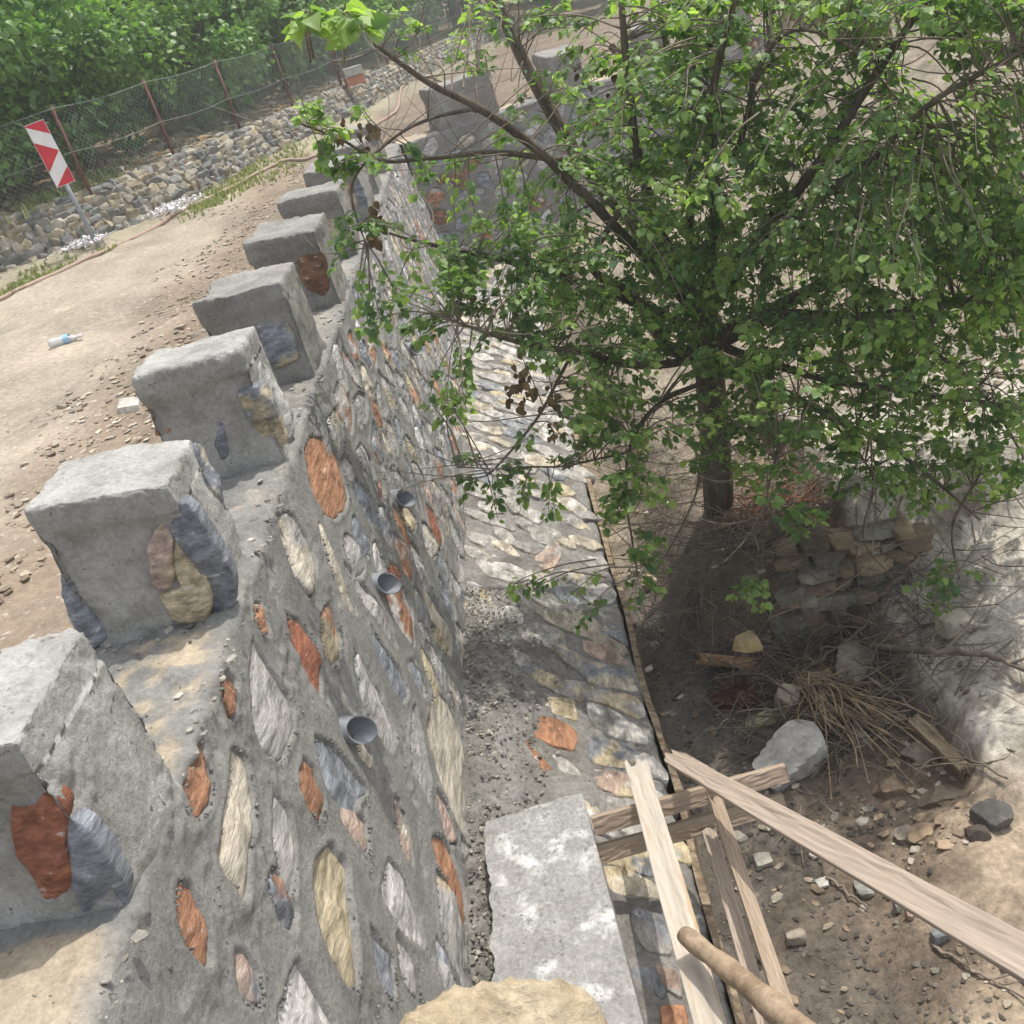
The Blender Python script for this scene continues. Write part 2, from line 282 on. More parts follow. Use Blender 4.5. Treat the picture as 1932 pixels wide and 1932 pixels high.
# traced outlines of the wall's stones; each tag says which close-up survey they were read from
ZO = dict(A=(700, 700, 2.415), B=(0, 1400, 2.1367), C=(700, 1400, 2.1367), D=(0, 700, 2.415))
def S(tagc, pts):
    ox, oy, s = ZO[tagc]; return [((ox+x/s)*.83854, (oy+y/s)*.83854) for x, y in pts]
FACE_STONES = [
 ('o', 'B', [(1070,255),(1130,290),(1135,370),(1115,450),(1080,370)]),
 ('o', 'B', [(955,570),(988,590),(990,680),(1018,780),(1005,860),(965,918),(930,880),(915,800),(925,640)]),
 ('g', 'B', [(1225,110),(1290,220),(1400,390),(1415,490),(1350,645),(1270,590),(1235,450),(1222,250)]),
 ('r', 'B', [(1385,-20),(1450,0),(1540,180),(1530,240),(1545,335),(1500,270),(1450,160)]),
 ('c', 'B', [(1120,635),(1180,670),(1220,850),(1215,1000),(1190,1100),(1185,1300),(1100,1200),(1060,1100),(1075,1000),(1100,850)]),
 ('g', 'B', [(1330,845),(1390,920),(1410,1050),(1405,1300),(1345,1200),(1315,1050)]),
 ('b', 'B', [(1325,1190),(1365,1240),(1420,1380),(1415,1475),(1350,1440),(1290,1260)]),
 ('o', 'B', [(870,1255),(930,1300),(1000,1480),(1005,1645),(940,1600),(880,1500),(860,1400)]),
 ('p', 'B', [(1135,1580),(1190,1610),(1240,1700),(1250,1830),(1170,1820),(1140,1720)]),
 ('w', 'B', [(1430,1640),(1500,1760),(1620,1960),(1330,1990),(1370,1850)]),
 ('o', 'B', [(1475,665),(1520,720),(1560,850),(1535,950),(1480,870),(1450,740)]),
 ('b', 'B', [(1520,560),(1600,600),(1690,700),(1765,810),(1720,840),(1700,900),(1630,880),(1570,760)]),
 ('p', 'B', [(1630,890),(1705,905),(1765,980),(1765,1105),(1700,1030),(1650,960)]),
 ('y', 'B', [(1595,1085),(1670,1190),(1665,1280),(1700,1480),(1720,1755),(1640,1680),(1560,1520),(1520,1330),(1520,1180)]),
 ('g', 'B', [(1715,175),(1760,230),(1840,370),(1900,540),(1870,612),(1790,470),(1740,350)]),
 ('y', 'B', [(1550,-30),(1625,20),(1635,130),(1600,200),(1560,120)]),
 ('c', 'C', [(600,365),(660,400),(700,480),(720,560),(770,740),(740,800),(760,960),(760,1045),(700,950),(640,800),(590,640),(565,520)]),
 ('o', 'C', [(580,1040),(650,1060),(700,1180),(745,1330),(740,1500),(700,1310),(620,1180)]),
 ('g', 'C', [(605,1195),(690,1310),(735,1500),(740,1725),(660,1600),(625,1400)]),
 ('w', 'C', [(380,1155),(440,1230),(500,1380),(545,1545),(450,1490),(390,1400),(355,1280)]),
 ('b', 'C', [(285,1475),(330,1540),(390,1620),(400,1750),(385,1805),(320,1700)]),
 ('g', 'C', [(410,1495),(470,1600),(525,1805),(470,1760),(430,1640)]),
 ('p', 'C', [(410,840),(450,940),(470,1040),(490,1165),(440,1080),(415,980)]),
 ('g', 'C', [(500,400),(540,600),(570,760),(560,865),(500,700),(480,560)]),
 ('g', 'C', [(690,0),(740,60),(790,200),(800,315),(740,260),(700,140)]),
 ('g', 'C', [(640,195),(700,300),(770,440),(790,565),(740,470),(660,300)]),
 ('b', 'C', [(290,25),(350,130),(430,230),(460,320),(440,385),(370,260),(310,130)]),
 ('b', 'C', [(480,180),(540,280),(545,365),(500,300)]),
 ('y', 'C', [(575,30),(640,20),(680,120),(660,165),(620,110)]),
 ('g', 'C', [(720,1040),(760,1100),(775,1205),(730,1140)]),
 ('c', 'C', [(200,545),(240,560),(290,650),(285,695),(240,650)]),
 ('o', 'D', [(1690,710),(1750,700),(1830,790),(1870,920),(1890,1030),(1820,1112),(1760,1060),(1700,930),(1668,800)]),
 ('c', 'D', [(1830,530),(1860,600),(1865,700),(1850,752),(1800,660),(1790,600)]),
 ('g', 'D', [(1510,1140),(1590,1110),(1660,1220),(1725,1370),(1680,1535),(1600,1400),(1540,1250)]),
 ('o', 'D', [(1400,1590),(1430,1600),(1460,1690),(1470,1745),(1430,1740),(1400,1680)]),
 ('y', 'D', [(1795,1600),(1830,1700),(1850,1880),(1800,1905),(1750,1780),(1760,1660)]),
 ('c', 'D', [(1740,1170),(1800,1290),(1880,1480),(1932,1620),(1890,1600),(1800,1390)]),
 ('b', 'A', [(240,1115),(270,1170),(315,1260),(300,1335),(250,1290),(232,1190)]),
 ('b', 'A', [(230,905),(300,970),(350,1070),(360,1155),(310,1130),(250,1010)]),
 ('o', 'A', [(360,890),(390,950),(400,1045),(370,1020)]),
 ('r', 'A', [(430,1365),(470,1395),(500,1440),(480,1480),(415,1470)]),
 ('o', 'A', [(405,1520),(500,1505),(550,1620),(560,1805),(500,1740),(440,1640)]),
 ('y', 'A', [(530,1060),(570,1130),(560,1195),(510,1150),(490,1090)]),
 ('r', 'A', [(630,1055),(680,1110),(715,1220),(710,1275),(660,1200)]),
 ('p', 'A', [(450,1205),(510,1280),(560,1390),(550,1465),(500,1380),(460,1290)]),
 ('o', 'A', [(325,445),(370,520),(400,620),(370,625),(340,540)]),
 ('o', 'A', [(500,300),(560,400),(605,500),(590,535),(540,440)]),
 ('o', 'A', [(385,145),(430,220),(455,300),(430,295),(395,220)]),
 ('c', 'A', [(610,1485),(680,1600),(760,1780),(770,1885),(700,1760),(640,1640)]),
 ('g', 'A', [(740,1375),(800,1480),(860,1590),(865,1655),(790,1560)]),
 ('b', 'A', [(340,600),(370,680),(380,825),(330,740)]),
 ('g', 'A', [(185,1370),(290,1500),(400,1650),(460,1825),(400,1740),(280,1580)]),
 ('g', 'A', [(170,195),(230,290),(280,410),(250,405),(200,310)]),
 ('g', 'A', [(360,325),(430,400),(470,525),(430,520)]),
 ('g', 'A', [(590,1690),(610,1700),(640,1790),(620,1780)]),
]
LEDGE_STONES = [
 ('b', 'C', [(1300,200),(1400,210),(1530,260),(1560,340),(1440,320),(1330,290)]),
 ('g', 'C', [(1310,330),(1440,345),(1560,370),(1600,450),(1560,470),(1420,405),(1320,385)]),
 ('g', 'C', [(1330,400),(1450,440),(1600,540),(1610,590),(1450,560),(1340,480)]),
 ('b', 'C', [(1340,570),(1450,580),(1600,650),(1610,720),(1450,700),(1350,680)]),
 ('p', 'C', [(1350,720),(1500,730),(1560,850),(1480,850),(1360,790)]),
 ('o', 'C', [(1080,470),(1180,480),(1270,530),(1260,620),(1160,600),(1070,550)]),
 ('o', 'C', [(1030,580),(1090,650),(1210,770),(1150,765),(1070,680)]),
 ('g', 'C', [(1160,650),(1240,680),(1305,760),(1200,730)]),
 ('p', 'C', [(1310,100),(1420,110),(1520,210),(1420,200),(1320,150)]),
 ('y', 'C', [(1130,370),(1260,380),(1280,480),(1170,450)]),
 ('g', 'C', [(1030,80),(1120,40),(1200,80),(1230,150),(1140,130)]),
 ('b', 'C', [(1400,1100),(1560,1060),(1630,1100),(1640,1230),(1530,1200),(1400,1150)]),
 ('c', 'C', [(1400,1190),(1500,1190),(1650,1270),(1670,1340),(1450,1310)]),
 ('b', 'C', [(1540,1390),(1690,1420),(1730,1600),(1610,1580),(1550,1480)]),
 ('p', 'C', [(1650,1660),(1760,1700),(1780,1810),(1700,1765)]),
 ('b', 'C', [(1540,1670),(1640,1680),(1700,1760),(1690,1820),(1570,1740)]),
 ('o', 'C', [(1680,1860),(1790,1850),(1810,1952),(1690,1952)]),
 ('b', 'C', [(1370,25),(1500,55),(1520,125),(1400,60)]),
 ('w', 'A', [(900,1370),(1000,1330),(1110,1400),(1220,1440),(1100,1480),(960,1440)]),
 ('g', 'A', [(960,1500),(1050,1490),(1150,1560),(1120,1610),(1000,1560)]),
 ('w', 'A', [(990,1640),(1100,1610),(1150,1660),(1140,1710),(1040,1690)]),
 ('c', 'A', [(1150,1500),(1210,1500),(1210,1560),(1170,1570)]),
 ('p', 'A', [(1210,1360),(1330,1240),(1360,1330),(1300,1430)]),
 ('g', 'A', [(1190,1700),(1350,1740),(1390,1840),(1280,1830),(1150,1790)]),
 ('c', 'A', [(1200,1615),(1400,1640),(1560,1700),(1700,1800),(1690,1880),(1500,1780),(1300,1700)]),
]
BAT = .161                                                    # batter of the wall face
XT = -1.20                                                    # face position at merlon-top level (1 m below the eye)
ZF = -3.3; XF = XT+BAT*(3.3-1)                                # foot of the face
LS = .33                                                      # fall of the ledge
def random_stones(u0, u1, v0, v1, spacing, sx, sy, seed, avoid=(), keys='ggbbwcypogn', ang=0.0, pack=.92, skip=None, spread=.22):
    rs = np.random.default_rng(seed); out = []; pts = [(a, b, r) for a, b, r in avoid]
    tries = int((u1-u0)*(v1-v0)/(spacing**2)*14)
    for _ in range(tries):
        u = rs.uniform(u0, u1); v = rs.uniform(v0, v1)
        if skip and skip(u, v): continue
        ax = sx*rs.uniform(.55, 1.25); ay = sy*rs.uniform(.6, 1.3); rr = math.sqrt(ax*ay)*.95
        if any(((u-a)**2/(1.5) + (v-b)**2) < ((rr+r)*pack)**2 for a, b, r in pts): continue
        pts.append((u, v, rr)); n = rs.integers(5, 8); P = []
        th = ang+rs.normal(0, spread); ph = rs.uniform(0, 6.28)
        for k in range(n):
            a = ph+2*math.pi*k/n+rs.uniform(-.2, .2); q = rs.uniform(.72, 1.15)
            x = ax*math.cos(a)*q; y = ay*math.sin(a)*q
            P.append((u+x*math.cos(th)-y*math.sin(th), v+x*math.sin(th)+y*math.cos(th)))
        out.append((keys[rs.integers(len(keys))], np.array(P)))
    return out
def centre_r(P):
    P = np.asarray(P); c = P.mean(0); return (c[0], c[1], .5*math.sqrt(np.prod(P.max(0)-P.min(0))))
# face plane of wall 1:  x = XT + BAT*(-z-1)   ->  x + BAT*z = XT - BAT
n_face = np.array([1, 0, BAT]); c_face = XT-BAT
n_ledge = np.array([LS, 0, 1.]); c_ledge = ZF+LS*XF
face_polys = []
for k, t, pts in FACE_STONES:
    P = np.array([onplane(x, y, n_face, c_face) for x, y in S(t, pts)]); face_polys.append((k, np.column_stack([P[:, 1], -P[:, 2]])))
face_polys += random_stones(-.5, 13.8, 1.60, 3.24, .13, .20, .092, 5, [centre_r(P) for _, P in face_polys], skip=lambda u, v: u < 3.9 and v < 3.0, ang=-.5, keys='ggbbwcyggbgcgogwgpgb', pack=.88, spread=.38)
ledge_polys = []
for k, t, pts in LEDGE_STONES:
    P = np.array([onplane(x, y, n_ledge, c_ledge) for x, y in S(t, pts)]); ledge_polys.append((k, np.column_stack([P[:, 1], P[:, 0]])))
ledge_polys += random_stones(3.3, 13.4, XF+.06, .03, .12, .21, .085, 9, [centre_r(P) for _, P in ledge_polys], keys='gggcggbgwg', ang=-.73, pack=.74, skip=lambda u, v: u < 4.9 and v < XF+.42-.1*(u-3.3))

MPOS = [(1.55, .40), (2.70, .37), (3.86, .44), (4.92, .50), (6.25, .48), (7.58, .48)]
def build_wall(parent, O, ang, s0, s1, ds0, polys, lpolys, seed, growth=1.0):
    """battered retaining wall with a stone-paved toe ledge; local axes: s along the wall, x outwards"""
    di = np.array([math.sin(ang), math.cos(ang), 0]); la = np.array([math.cos(ang), -math.sin(ang), 0]); up_ = np.array([0, 0, 1.])
    O = np.array([*O, 0.])
    # s samples grow with distance
    s = [s0]
    while s[-1] < s1: s.append(s[-1]+max(ds0, ds0*growth*max(s[-1], 1)/3.0))
    s = np.array(s)
    # profile: floor, rounded arris, face
    prof = []; nrm = []; dcoord = []
    xe = XT+BAT*.5
    for x in np.linspace(-1.66, xe-.03, 38): prof.append((x, -1.5)); nrm.append((0, 1)); dcoord.append(-1)
    for a in np.linspace(.15, 1, 4, endpoint=True):
        an = a*math.pi/2*.92; prof.append((xe-.03+.03*math.sin(an), -1.53+.03*math.cos(an))); nrm.append((math.sin(an), math.cos(an))); dcoord.append(-1)
    dd = np.arange(1.54, 3.36, .009)
    for D in dd: prof.append((XT+BAT*(D-1), -D)); nrm.append((1/math.hypot(1, BAT), BAT/math.hypot(1, BAT))); dcoord.append(D)
    prof = np.array(prof); nrm = np.array(nrm); dcoord = np.array(dcoord)
    Sg, Dg = np.meshgrid(s, dcoord, indexing='ij')
    X = np.broadcast_to(prof[:, 0], Sg.shape); Z = np.broadcast_to(prof[:, 1], Sg.shape)
    W = np.stack([X*1.0, Sg, Z*1.0], -1)
    disp = fbm(W, 2.2, 3, seed)*.010+fbm(W, 9, 3, seed+5)*.006
    rough = sstep(fbm(W, 6, 3, seed+8), -.02, .22); disp = disp+rough*(fbm(W, 30, 2, seed+2)*.012-.004)
    floor = (Dg < 0)
    disp = disp+floor*(fbm(W, 7, 4, seed+21)*.02+np.clip(fbm(W, 16, 3, seed+33), .15, 1)*.035)
    fm = dcoord > 0
    for pi, (k, P) in enumerate(polys):
        Q = outline(P, seed*100+pi); lo = Q.min(0)-.05; hi = Q.max(0)+.05
        i0, i1 = np.searchsorted(s, [lo[0], hi[0]]); j0, j1 = np.searchsorted(dcoord[fm], [lo[1], hi[1]])
        if i1 <= i0 or j1 <= j0: continue
        off = int((~fm).sum()); sl_ = (slice(i0, i1), slice(off+j0, off+j1))
        sd = in_poly_sd(Q, Sg[sl_], Dg[sl_])
        disp[sl_] += -.022*sstep(sd, -.006, .004)+.004*np.exp(-((sd+.020)/.010)**2)
    Wd = O+(X+disp*nrm[:, 0])[..., None]*la+Sg[..., None]*di+(Z+disp*nrm[:, 1])[..., None]*up_
    k = floor*sstep(fbm(W, 3.2, 4, seed+50)+.25*fbm(W, 14, 3, seed+51), -.16, .02)*(1-sstep(X+.03*fbm(W, 9, 3, seed+52), -1.20, -1.12))
    if seed == 2:
        nearm = 0
        for ms, ml in MPOS: nearm = np.maximum(nearm, np.exp(-np.maximum(np.maximum(ms-Sg, Sg-ms-ml), 0)/.05))
        k = k*(1-sstep(nearm+.5*fbm(W, 8, 3, seed+53), .35, .6))*(1-.8*sstep(Sg, 3.2, 4.2))
    k = k[..., None]; wc = 1*(1-k)+k*np.array([1.9, 1.62, 1.28])
    mesh_obj('wall_body', Wd.reshape(-1, 3), grid_faces(len(s), len(prof))[:, ::-1], M_MORTAR, parent, cols=wc.reshape(-1, 3))
    acc = Acc(); Uv = di; Vv = BAT*la-up_; Nv = la*nrm[-1, 0]+up_*nrm[-1, 1]
    O2 = O+(XT-BAT)*la
    for i, (k, P) in enumerate(polys):
        if P[:, 0].mean() > s1 or P[:, 0].mean() < s0: continue
        stone_cap(acc, P, (O2, Uv, Vv, Nv), k, H=.009, seed=seed*100+i, lift=-.003)
    acc.build('facing_stone', M_STONE, parent, True, True)
    rs = np.random.default_rng(seed+70); gp = []
    for pi, (k, P) in enumerate(polys):
        if not s0 < P[:, 0].mean() < min(s1, 7.5): continue
        Q = outline(P, seed*100+pi); c = Q.mean(0); t0 = rs.uniform(0, 1)
        for t in (t0+rs.random(34)*rs.uniform(.2, .7)) % 1: q = Q[int(t*len(Q)) % len(Q)]; q = q+(q-c)/np.linalg.norm(q-c)*abs(rs.normal(.006, .012)); gp.append(q)
    n_ = 5200; g2 = np.column_stack([rs.uniform(s0, min(s1, 7.5), n_), rs.uniform(1.5, 3.3, n_)]); z_ = fbm(np.column_stack([g2*np.array([1, 1]), np.zeros(n_)]), 4, 3, seed+71) > .08; gp = np.vstack([np.array(gp), g2[z_]]) if len(gp) else g2[z_]
    bad = np.zeros(len(gp), bool)
    for pi, (k, P) in enumerate(polys):
        near = np.abs(gp-P.mean(0)).max(1) < .5
        if near.any(): bad[near] |= in_poly_sd(outline(P, seed*100+pi, 20), gp[near, 0], gp[near, 1]) > .003
    gp = gp[~bad]; V0, F0 = rock_mesh(3, (1, 1, 1), 1, 8, .02); F0 = np.array(F0); sz = .004+.009*rs.random(len(gp))**2.5
    V = V0[None]*sz[:, None, None]*rs.uniform(.6, 1.2, (len(gp), 1, 3)); ctr = O+(XT+BAT*(gp[:, 1:2]-1)+.003)*la+gp[:, :1]*di-gp[:, 1:2]*up_
    g_ = mesh_obj('mortar_grit', (V+ctr[:, None]).reshape(-1, 3), (F0[None]+(np.arange(len(gp))*len(V0))[:, None, None]).reshape(-1, 3), M_MORTAR, parent, False, cols=np.repeat(np.tile(rs.uniform(.6, 1.05, (len(gp), 1)), 3), len(V0), 0)); tag(g_, kind='stuff')
    # ledge
    lx = list(np.arange(XF-.06, .075, .016)); pl = [(x, ZF-LS*(x-XF)) for x in lx]; ln = [(LS, 1)]*len(pl)
    for z in np.arange(pl[-1][1]-.03, -4.3, -.05): pl.append((.085, z)); ln.append((1, 0))
    pl = np.array(pl); ln = np.array(ln, float); ln /= np.linalg.norm(ln, axis=1)[:, None]
    Sg, _ = np.meshgrid(s, pl[:, 0], indexing='ij'); X = np.broadcast_to(pl[:, 0], Sg.shape); Z = np.broadcast_to(pl[:, 1], Sg.shape)
    W = np.stack([X, Sg, Z], -1); disp = fbm(W, 3, 3, seed+40)*.02+fbm(W, 16, 4, seed+41)*.022+.006
    # loose mortar heaped along the foot near the front
    heap = np.exp(-((X-XF)/.28)**2)*sstep(Sg, 2.2, 2.9)*(1-sstep(Sg, 4.6, 5.4)); disp = disp+heap*(.06+.05*fbm(W, 22, 4, seed+45))
    n_top = len(lx)
    Wd = O+(X+disp*ln[:, 0])[..., None]*la+Sg[..., None]*di+(Z+disp*ln[:, 1])[..., None]*up_
    mesh_obj('ledge', Wd.reshape(-1, 3), grid_faces(len(s), len(pl))[:, ::-1], M_LEDGE, parent)
    acc = Acc(); nn = np.array([LS, 0, 1.])/math.hypot(LS, 1)
    O3 = O+(ZF+LS*XF)*up_
    for i, (k, P) in enumerate(lpolys):
        stone_cap(acc, P, (O3, di, la-LS*up_, la*nn[0]+up_*nn[2]), k, H=.006, seed=seed*200+i, lift=.022, base=-.06, stain='gwcy')
    acc.c = [c_*np.array([.80, .78, .74]) for c_ in acc.c]
    acc.build('paving_stone', M_STONE, parent, True, True)
    return di, la, O

def rounded_block(sx, sy, sz, seed, n=22, rad=.035, amp=.014, batter=True, cap=True):
    """rough trowelled block: x -sx..0 (0 = outer face), y 0..sy, z -sz..0"""
    V = []; F = []
    g = np.linspace(-1, 1, n)
    a, b = np.meshgrid(g, g, indexing='ij'); one = np.ones_like(a); off = 0
    for ax in range(3):
        for sg in (-1, 1):
            p = [None]*3; p[ax] = one*sg; p[(ax+1) % 3] = a; p[(ax+2) % 3] = b
            V.append(np.stack(p, -1).reshape(-1, 3)); f = grid_faces(n, n)+off
            F.append(f if sg > 0 else f[:, ::-1]); off += n*n
    V = np.vstack(V)*np.array([sx, sy, sz])/2; h = np.array([sx, sy, sz])/2
    inner = np.clip(V, -(h-rad), h-rad); d = V-inner; L = np.linalg.norm(d, axis=1, keepdims=True); nn = d/np.maximum(L, 1e-9)
    V = inner+nn*rad
    disp = fbm(V, 3.2, 3, seed)*amp*2.6+fbm(V, 16, 4, seed+3)*amp*.8
    edge = np.sort(np.abs(V)/h, 1)[:, 1]; crumb = sstep(edge+.10*fbm(V, 9, 3, seed+6), .90, 1.0)
    disp = disp+crumb*(np.abs(fbm(V, 38, 3, seed+7))*.022-.003)+sstep(fbm(V, 7, 3, seed+8), .05, .3)*fbm(V, 36, 3, seed+11)*.010
    V = V+nn*disp[:, None]
    zt = h[2]-V[:, 2]                                         # depth below the top
    if cap:                                                   # trowelled cap stands a little proud of the cheeks
        pinch = .022*sstep(zt+.02*fbm(V, 6, 2, seed+9), .08, .16)*(1-.5*sstep(zt, .34, .5))
        V[:, 1] -= np.sign(V[:, 1])*pinch*(np.abs(nn[:, 1]) > .3)*np.where(V[:, 1] < 0, 1, .6)
        V[:, 0] += pinch*(nn[:, 0] < -.3)
        V[:, 2] += -.02*(V[:, 0]/sx)*(zt < .1)
    V += np.array([-sx/2, sy/2, -sz/2])
    if batter: V[:, 0] += BAT*(-V[:, 2])*np.clip((V[:, 0]+sx)/sx, 0, 1)
    return V, np.vstack(F)

# ------------------------------------------------------------------ ground: road, orchard terrace, stream bed
def lx(y):                                                    # line of the dry-stone wall's foot (x for a given y)
    return np.interp(y, [-4, 11.36, 11.96, 12.82, 16.11, 21.61, 34, 60], [-20, -5.7, -5.15, -4.3, -2.95, -1.5, 1.6, 10])
def road_z(X, Y):
    P = np.stack([X, Y, X*0], -1)
    z = -1.52+fbm(P, .7, 3, 3)*.03+fbm(P, 4, 3, 4)*.012+fbm(P, 16, 3, 14)*.006*sstep(fbm(P, 1.3, 2, 77), -.1, .3)
    # ruts run along the road
    q = X*.93-Y*.28; z = z+.028*np.sin(q*3.3+fbm(P, .3, 2, 5)*3)+.010*np.sin(q*17+fbm(P, 1.2, 2, 15)*4)
    z = z+.04*sstep(X, -2.2, -1.65)*(Y < 14)*(.5+fbm(P, 6, 3, 8))
    t = lx(Y); z = z+.10*sstep(-(X-t), -.9, -.1)
    z = np.where(X < t-.25, np.maximum(z, -1.02+.06*(t-.25-X)+fbm(P, 2, 3, 6)*.06), z)
    return z
def bed_z(X, Y):
    P = np.stack([X, Y, X*0], -1)
    z = -3.92+fbm(P, 1.1, 3, 31)*.07+fbm(P, 6, 4, 32)*.035+fbm(P, 22, 3, 35)*.014
    z = z+.52*sstep(Y+.25*fbm(P, 1.5, 2, 36), 4.95, 5.3)*sstep(X, .28, .75)*(1-.3*sstep(X, 1.7, 2.1))   # mound with the tree
    z = z+.17*sstep(X+.35*(3.4-Y)+.12*fbm(P, 2.5, 3, 37), 1.0, 1.35)*(1-sstep(Y, 3.3, 3.7))             # sand bank, lower right
    slab = sstep(X+.05*fbm(P, 3, 2, 38), 1.42, 1.62)*sstep(Y, 3.2, 3.8)
    z = z+slab*(.22+.20*(X-1.5))
    z = z+.55*sstep(X, 2.6, 5)+.35*np.clip(X-5, 0, 6)+.05*np.clip(Y-7, 0, 30)
    return z
def bed_col(X, Y):
    P = np.stack([X, Y, X*0], -1)
    mud = np.array([.115, .102, .088]); soil = np.array([.165, .13, .10]); sand = np.array([.34, .275, .21]); pale = np.array([.47, .44, .395]); grit = np.array([.27, .235, .185])
    c = mud+0*X[..., None]
    n = fbm(P, 2.2, 4, 41)
    k = sstep(X+.25*n, .45, 1.0)[..., None]; c = c*(1-k)+soil*k
    k = (sstep(X+.42*(3.3-Y)+.35*n, 1.0, 1.45)*(1-sstep(Y+.2*n, 3.45, 3.75)))[..., None]; c = c*(1-k)+sand*k
    k = (sstep(X+.12*n, 1.42, 1.6)*sstep(Y+.2*n, 3.25, 3.6))[..., None]; c = c*(1-k)+pale*k
    k = (sstep(X+.2*n, 1.75, 1.95)*(1-sstep(Y+.3*n, 3.5, 4.0))*sstep(Y, 2.9, 3.2))[..., None]; c = c*(1-k)+np.array([.36, .25, .17])*k
    k = sstep(Y+1.2*n, 6.0, 7.2)[..., None]; c = c*(1-k)+grit*k
    speck = sstep(fbm(P, 9, 3, 43), .32, .42)[..., None]*.55; c = c*(1-speck)+soil*speck
    return c
def hit(px, py, fn, z0=-3.8):                                 # where a sight line meets a ground function
    z = z0
    for _ in range(8):
        p = onz(px, py, z); z = float(fn(np.array([p[0]]), np.array([p[1]]))[0])
    return onz(px, py, z)
def nonuni(a, b, fine_a, fine_b, step, coarse):
    out = [a]
    while out[-1] < b:
        x = out[-1]; d = 0 if fine_a <= x <= fine_b else min(abs(x-fine_a), abs(x-fine_b)); out.append(x+step+d*coarse)
    return np.array(out)
# road + terrace, one sheet to the horizon on the left and behind
gx = nonuni(-400, -1.56, -5.5, -1.5, .035, .08); gy = nonuni(-30, 500, 1.5, 14, .04, .03)
X, Y = np.meshgrid(gx, gy, indexing='ij')
def road_cols(X, Y):
    P = np.stack([X, Y, X*0], -1); n = fbm(P*np.array([1, .45, 1]), 1.4, 4, 51)
    road = np.array([.35, .305, .245]); edge = np.array([.225, .18, .135]); terr = np.array([.24, .175, .105])
    q = X*.93+Y*.28
    k = sstep(X+.45*n+.05*(Y-6), -3.1, -2.3)[..., None]; c = road*(1-k)+edge*k
    t = lx(Y); k = sstep(t-X+.1*n, -.75, -.45)[..., None]; c = c*(1-k)+np.array([.30, .27, .2])*k
    k = sstep(t-.25-X, 0, .1)[..., None]; c = c*(1-k)+terr*k
    return c
o = mesh_obj('road', np.stack([X, Y, road_z(X, Y)], -1).reshape(-1, 3), grid_faces(*X.shape), M_ROAD, cols=road_cols(X, Y).reshape(-1, 3)); tag(o, kind='structure')
# road beyond the bend of the wall
def far_z(X, Y): return road_z(X, Y)-.004
gx = nonuni(-1.6, 400, -1.5, 6, .12, .1); gy = nonuni(13.2, 500, 13, 30, .12, .08)
X, Y = np.meshgrid(gx, gy, indexing='ij'); front = 14.75+.364*X
Yw = np.maximum(Y, front); o = mesh_obj('far_road', np.stack([X, Yw, far_z(X, Yw)], -1).reshape(-1, 3), grid_faces(*X.shape), M_ROAD, cols=road_cols(X, Yw).reshape(-1, 3)*.8); tag(o, kind='structure')
gx = nonuni(.02, 60, .02, 3.2, .022, .06); gy = nonuni(-1, 30, 1.8, 7.5, .026, .05)
X, Y = np.meshgrid(gx, gy, indexing='ij')
o = mesh_obj('stream_bed', np.stack([X, Y, bed_z(X, Y)], -1).reshape(-1, 3), grid_faces(*X.shape), M_BED, cols=bed_col(X, Y).reshape(-1, 3)); tag(o, kind='structure')

# ------------------------------------------------------------------ added volume imitating a milky lens veil, not real air
V, F = box((-450, -60, -6.0), (450, 560, 16)); hz = mesh_obj('lens_veil', V, F, [], smooth=False); tag(hz, kind='stuff', label='added pale volume over the whole site imitating a milky lens veil')
MH = bpy.data.materials.new('lens_veil'); MH.use_nodes = True; N = MH.node_tree.nodes; N.clear(); ho = N.new('ShaderNodeOutputMaterial'); hv = N.new('ShaderNodeVolumePrincipled')
hv.inputs['Color'].default_value = (.93, .95, .93, 1); hv.inputs['Density'].default_value = VEIL; hv.inputs['Anisotropy'].default_value = .2
MH.node_tree.links.new(hv.outputs[0], ho.inputs['Volume']); hz.data.materials.append(MH)

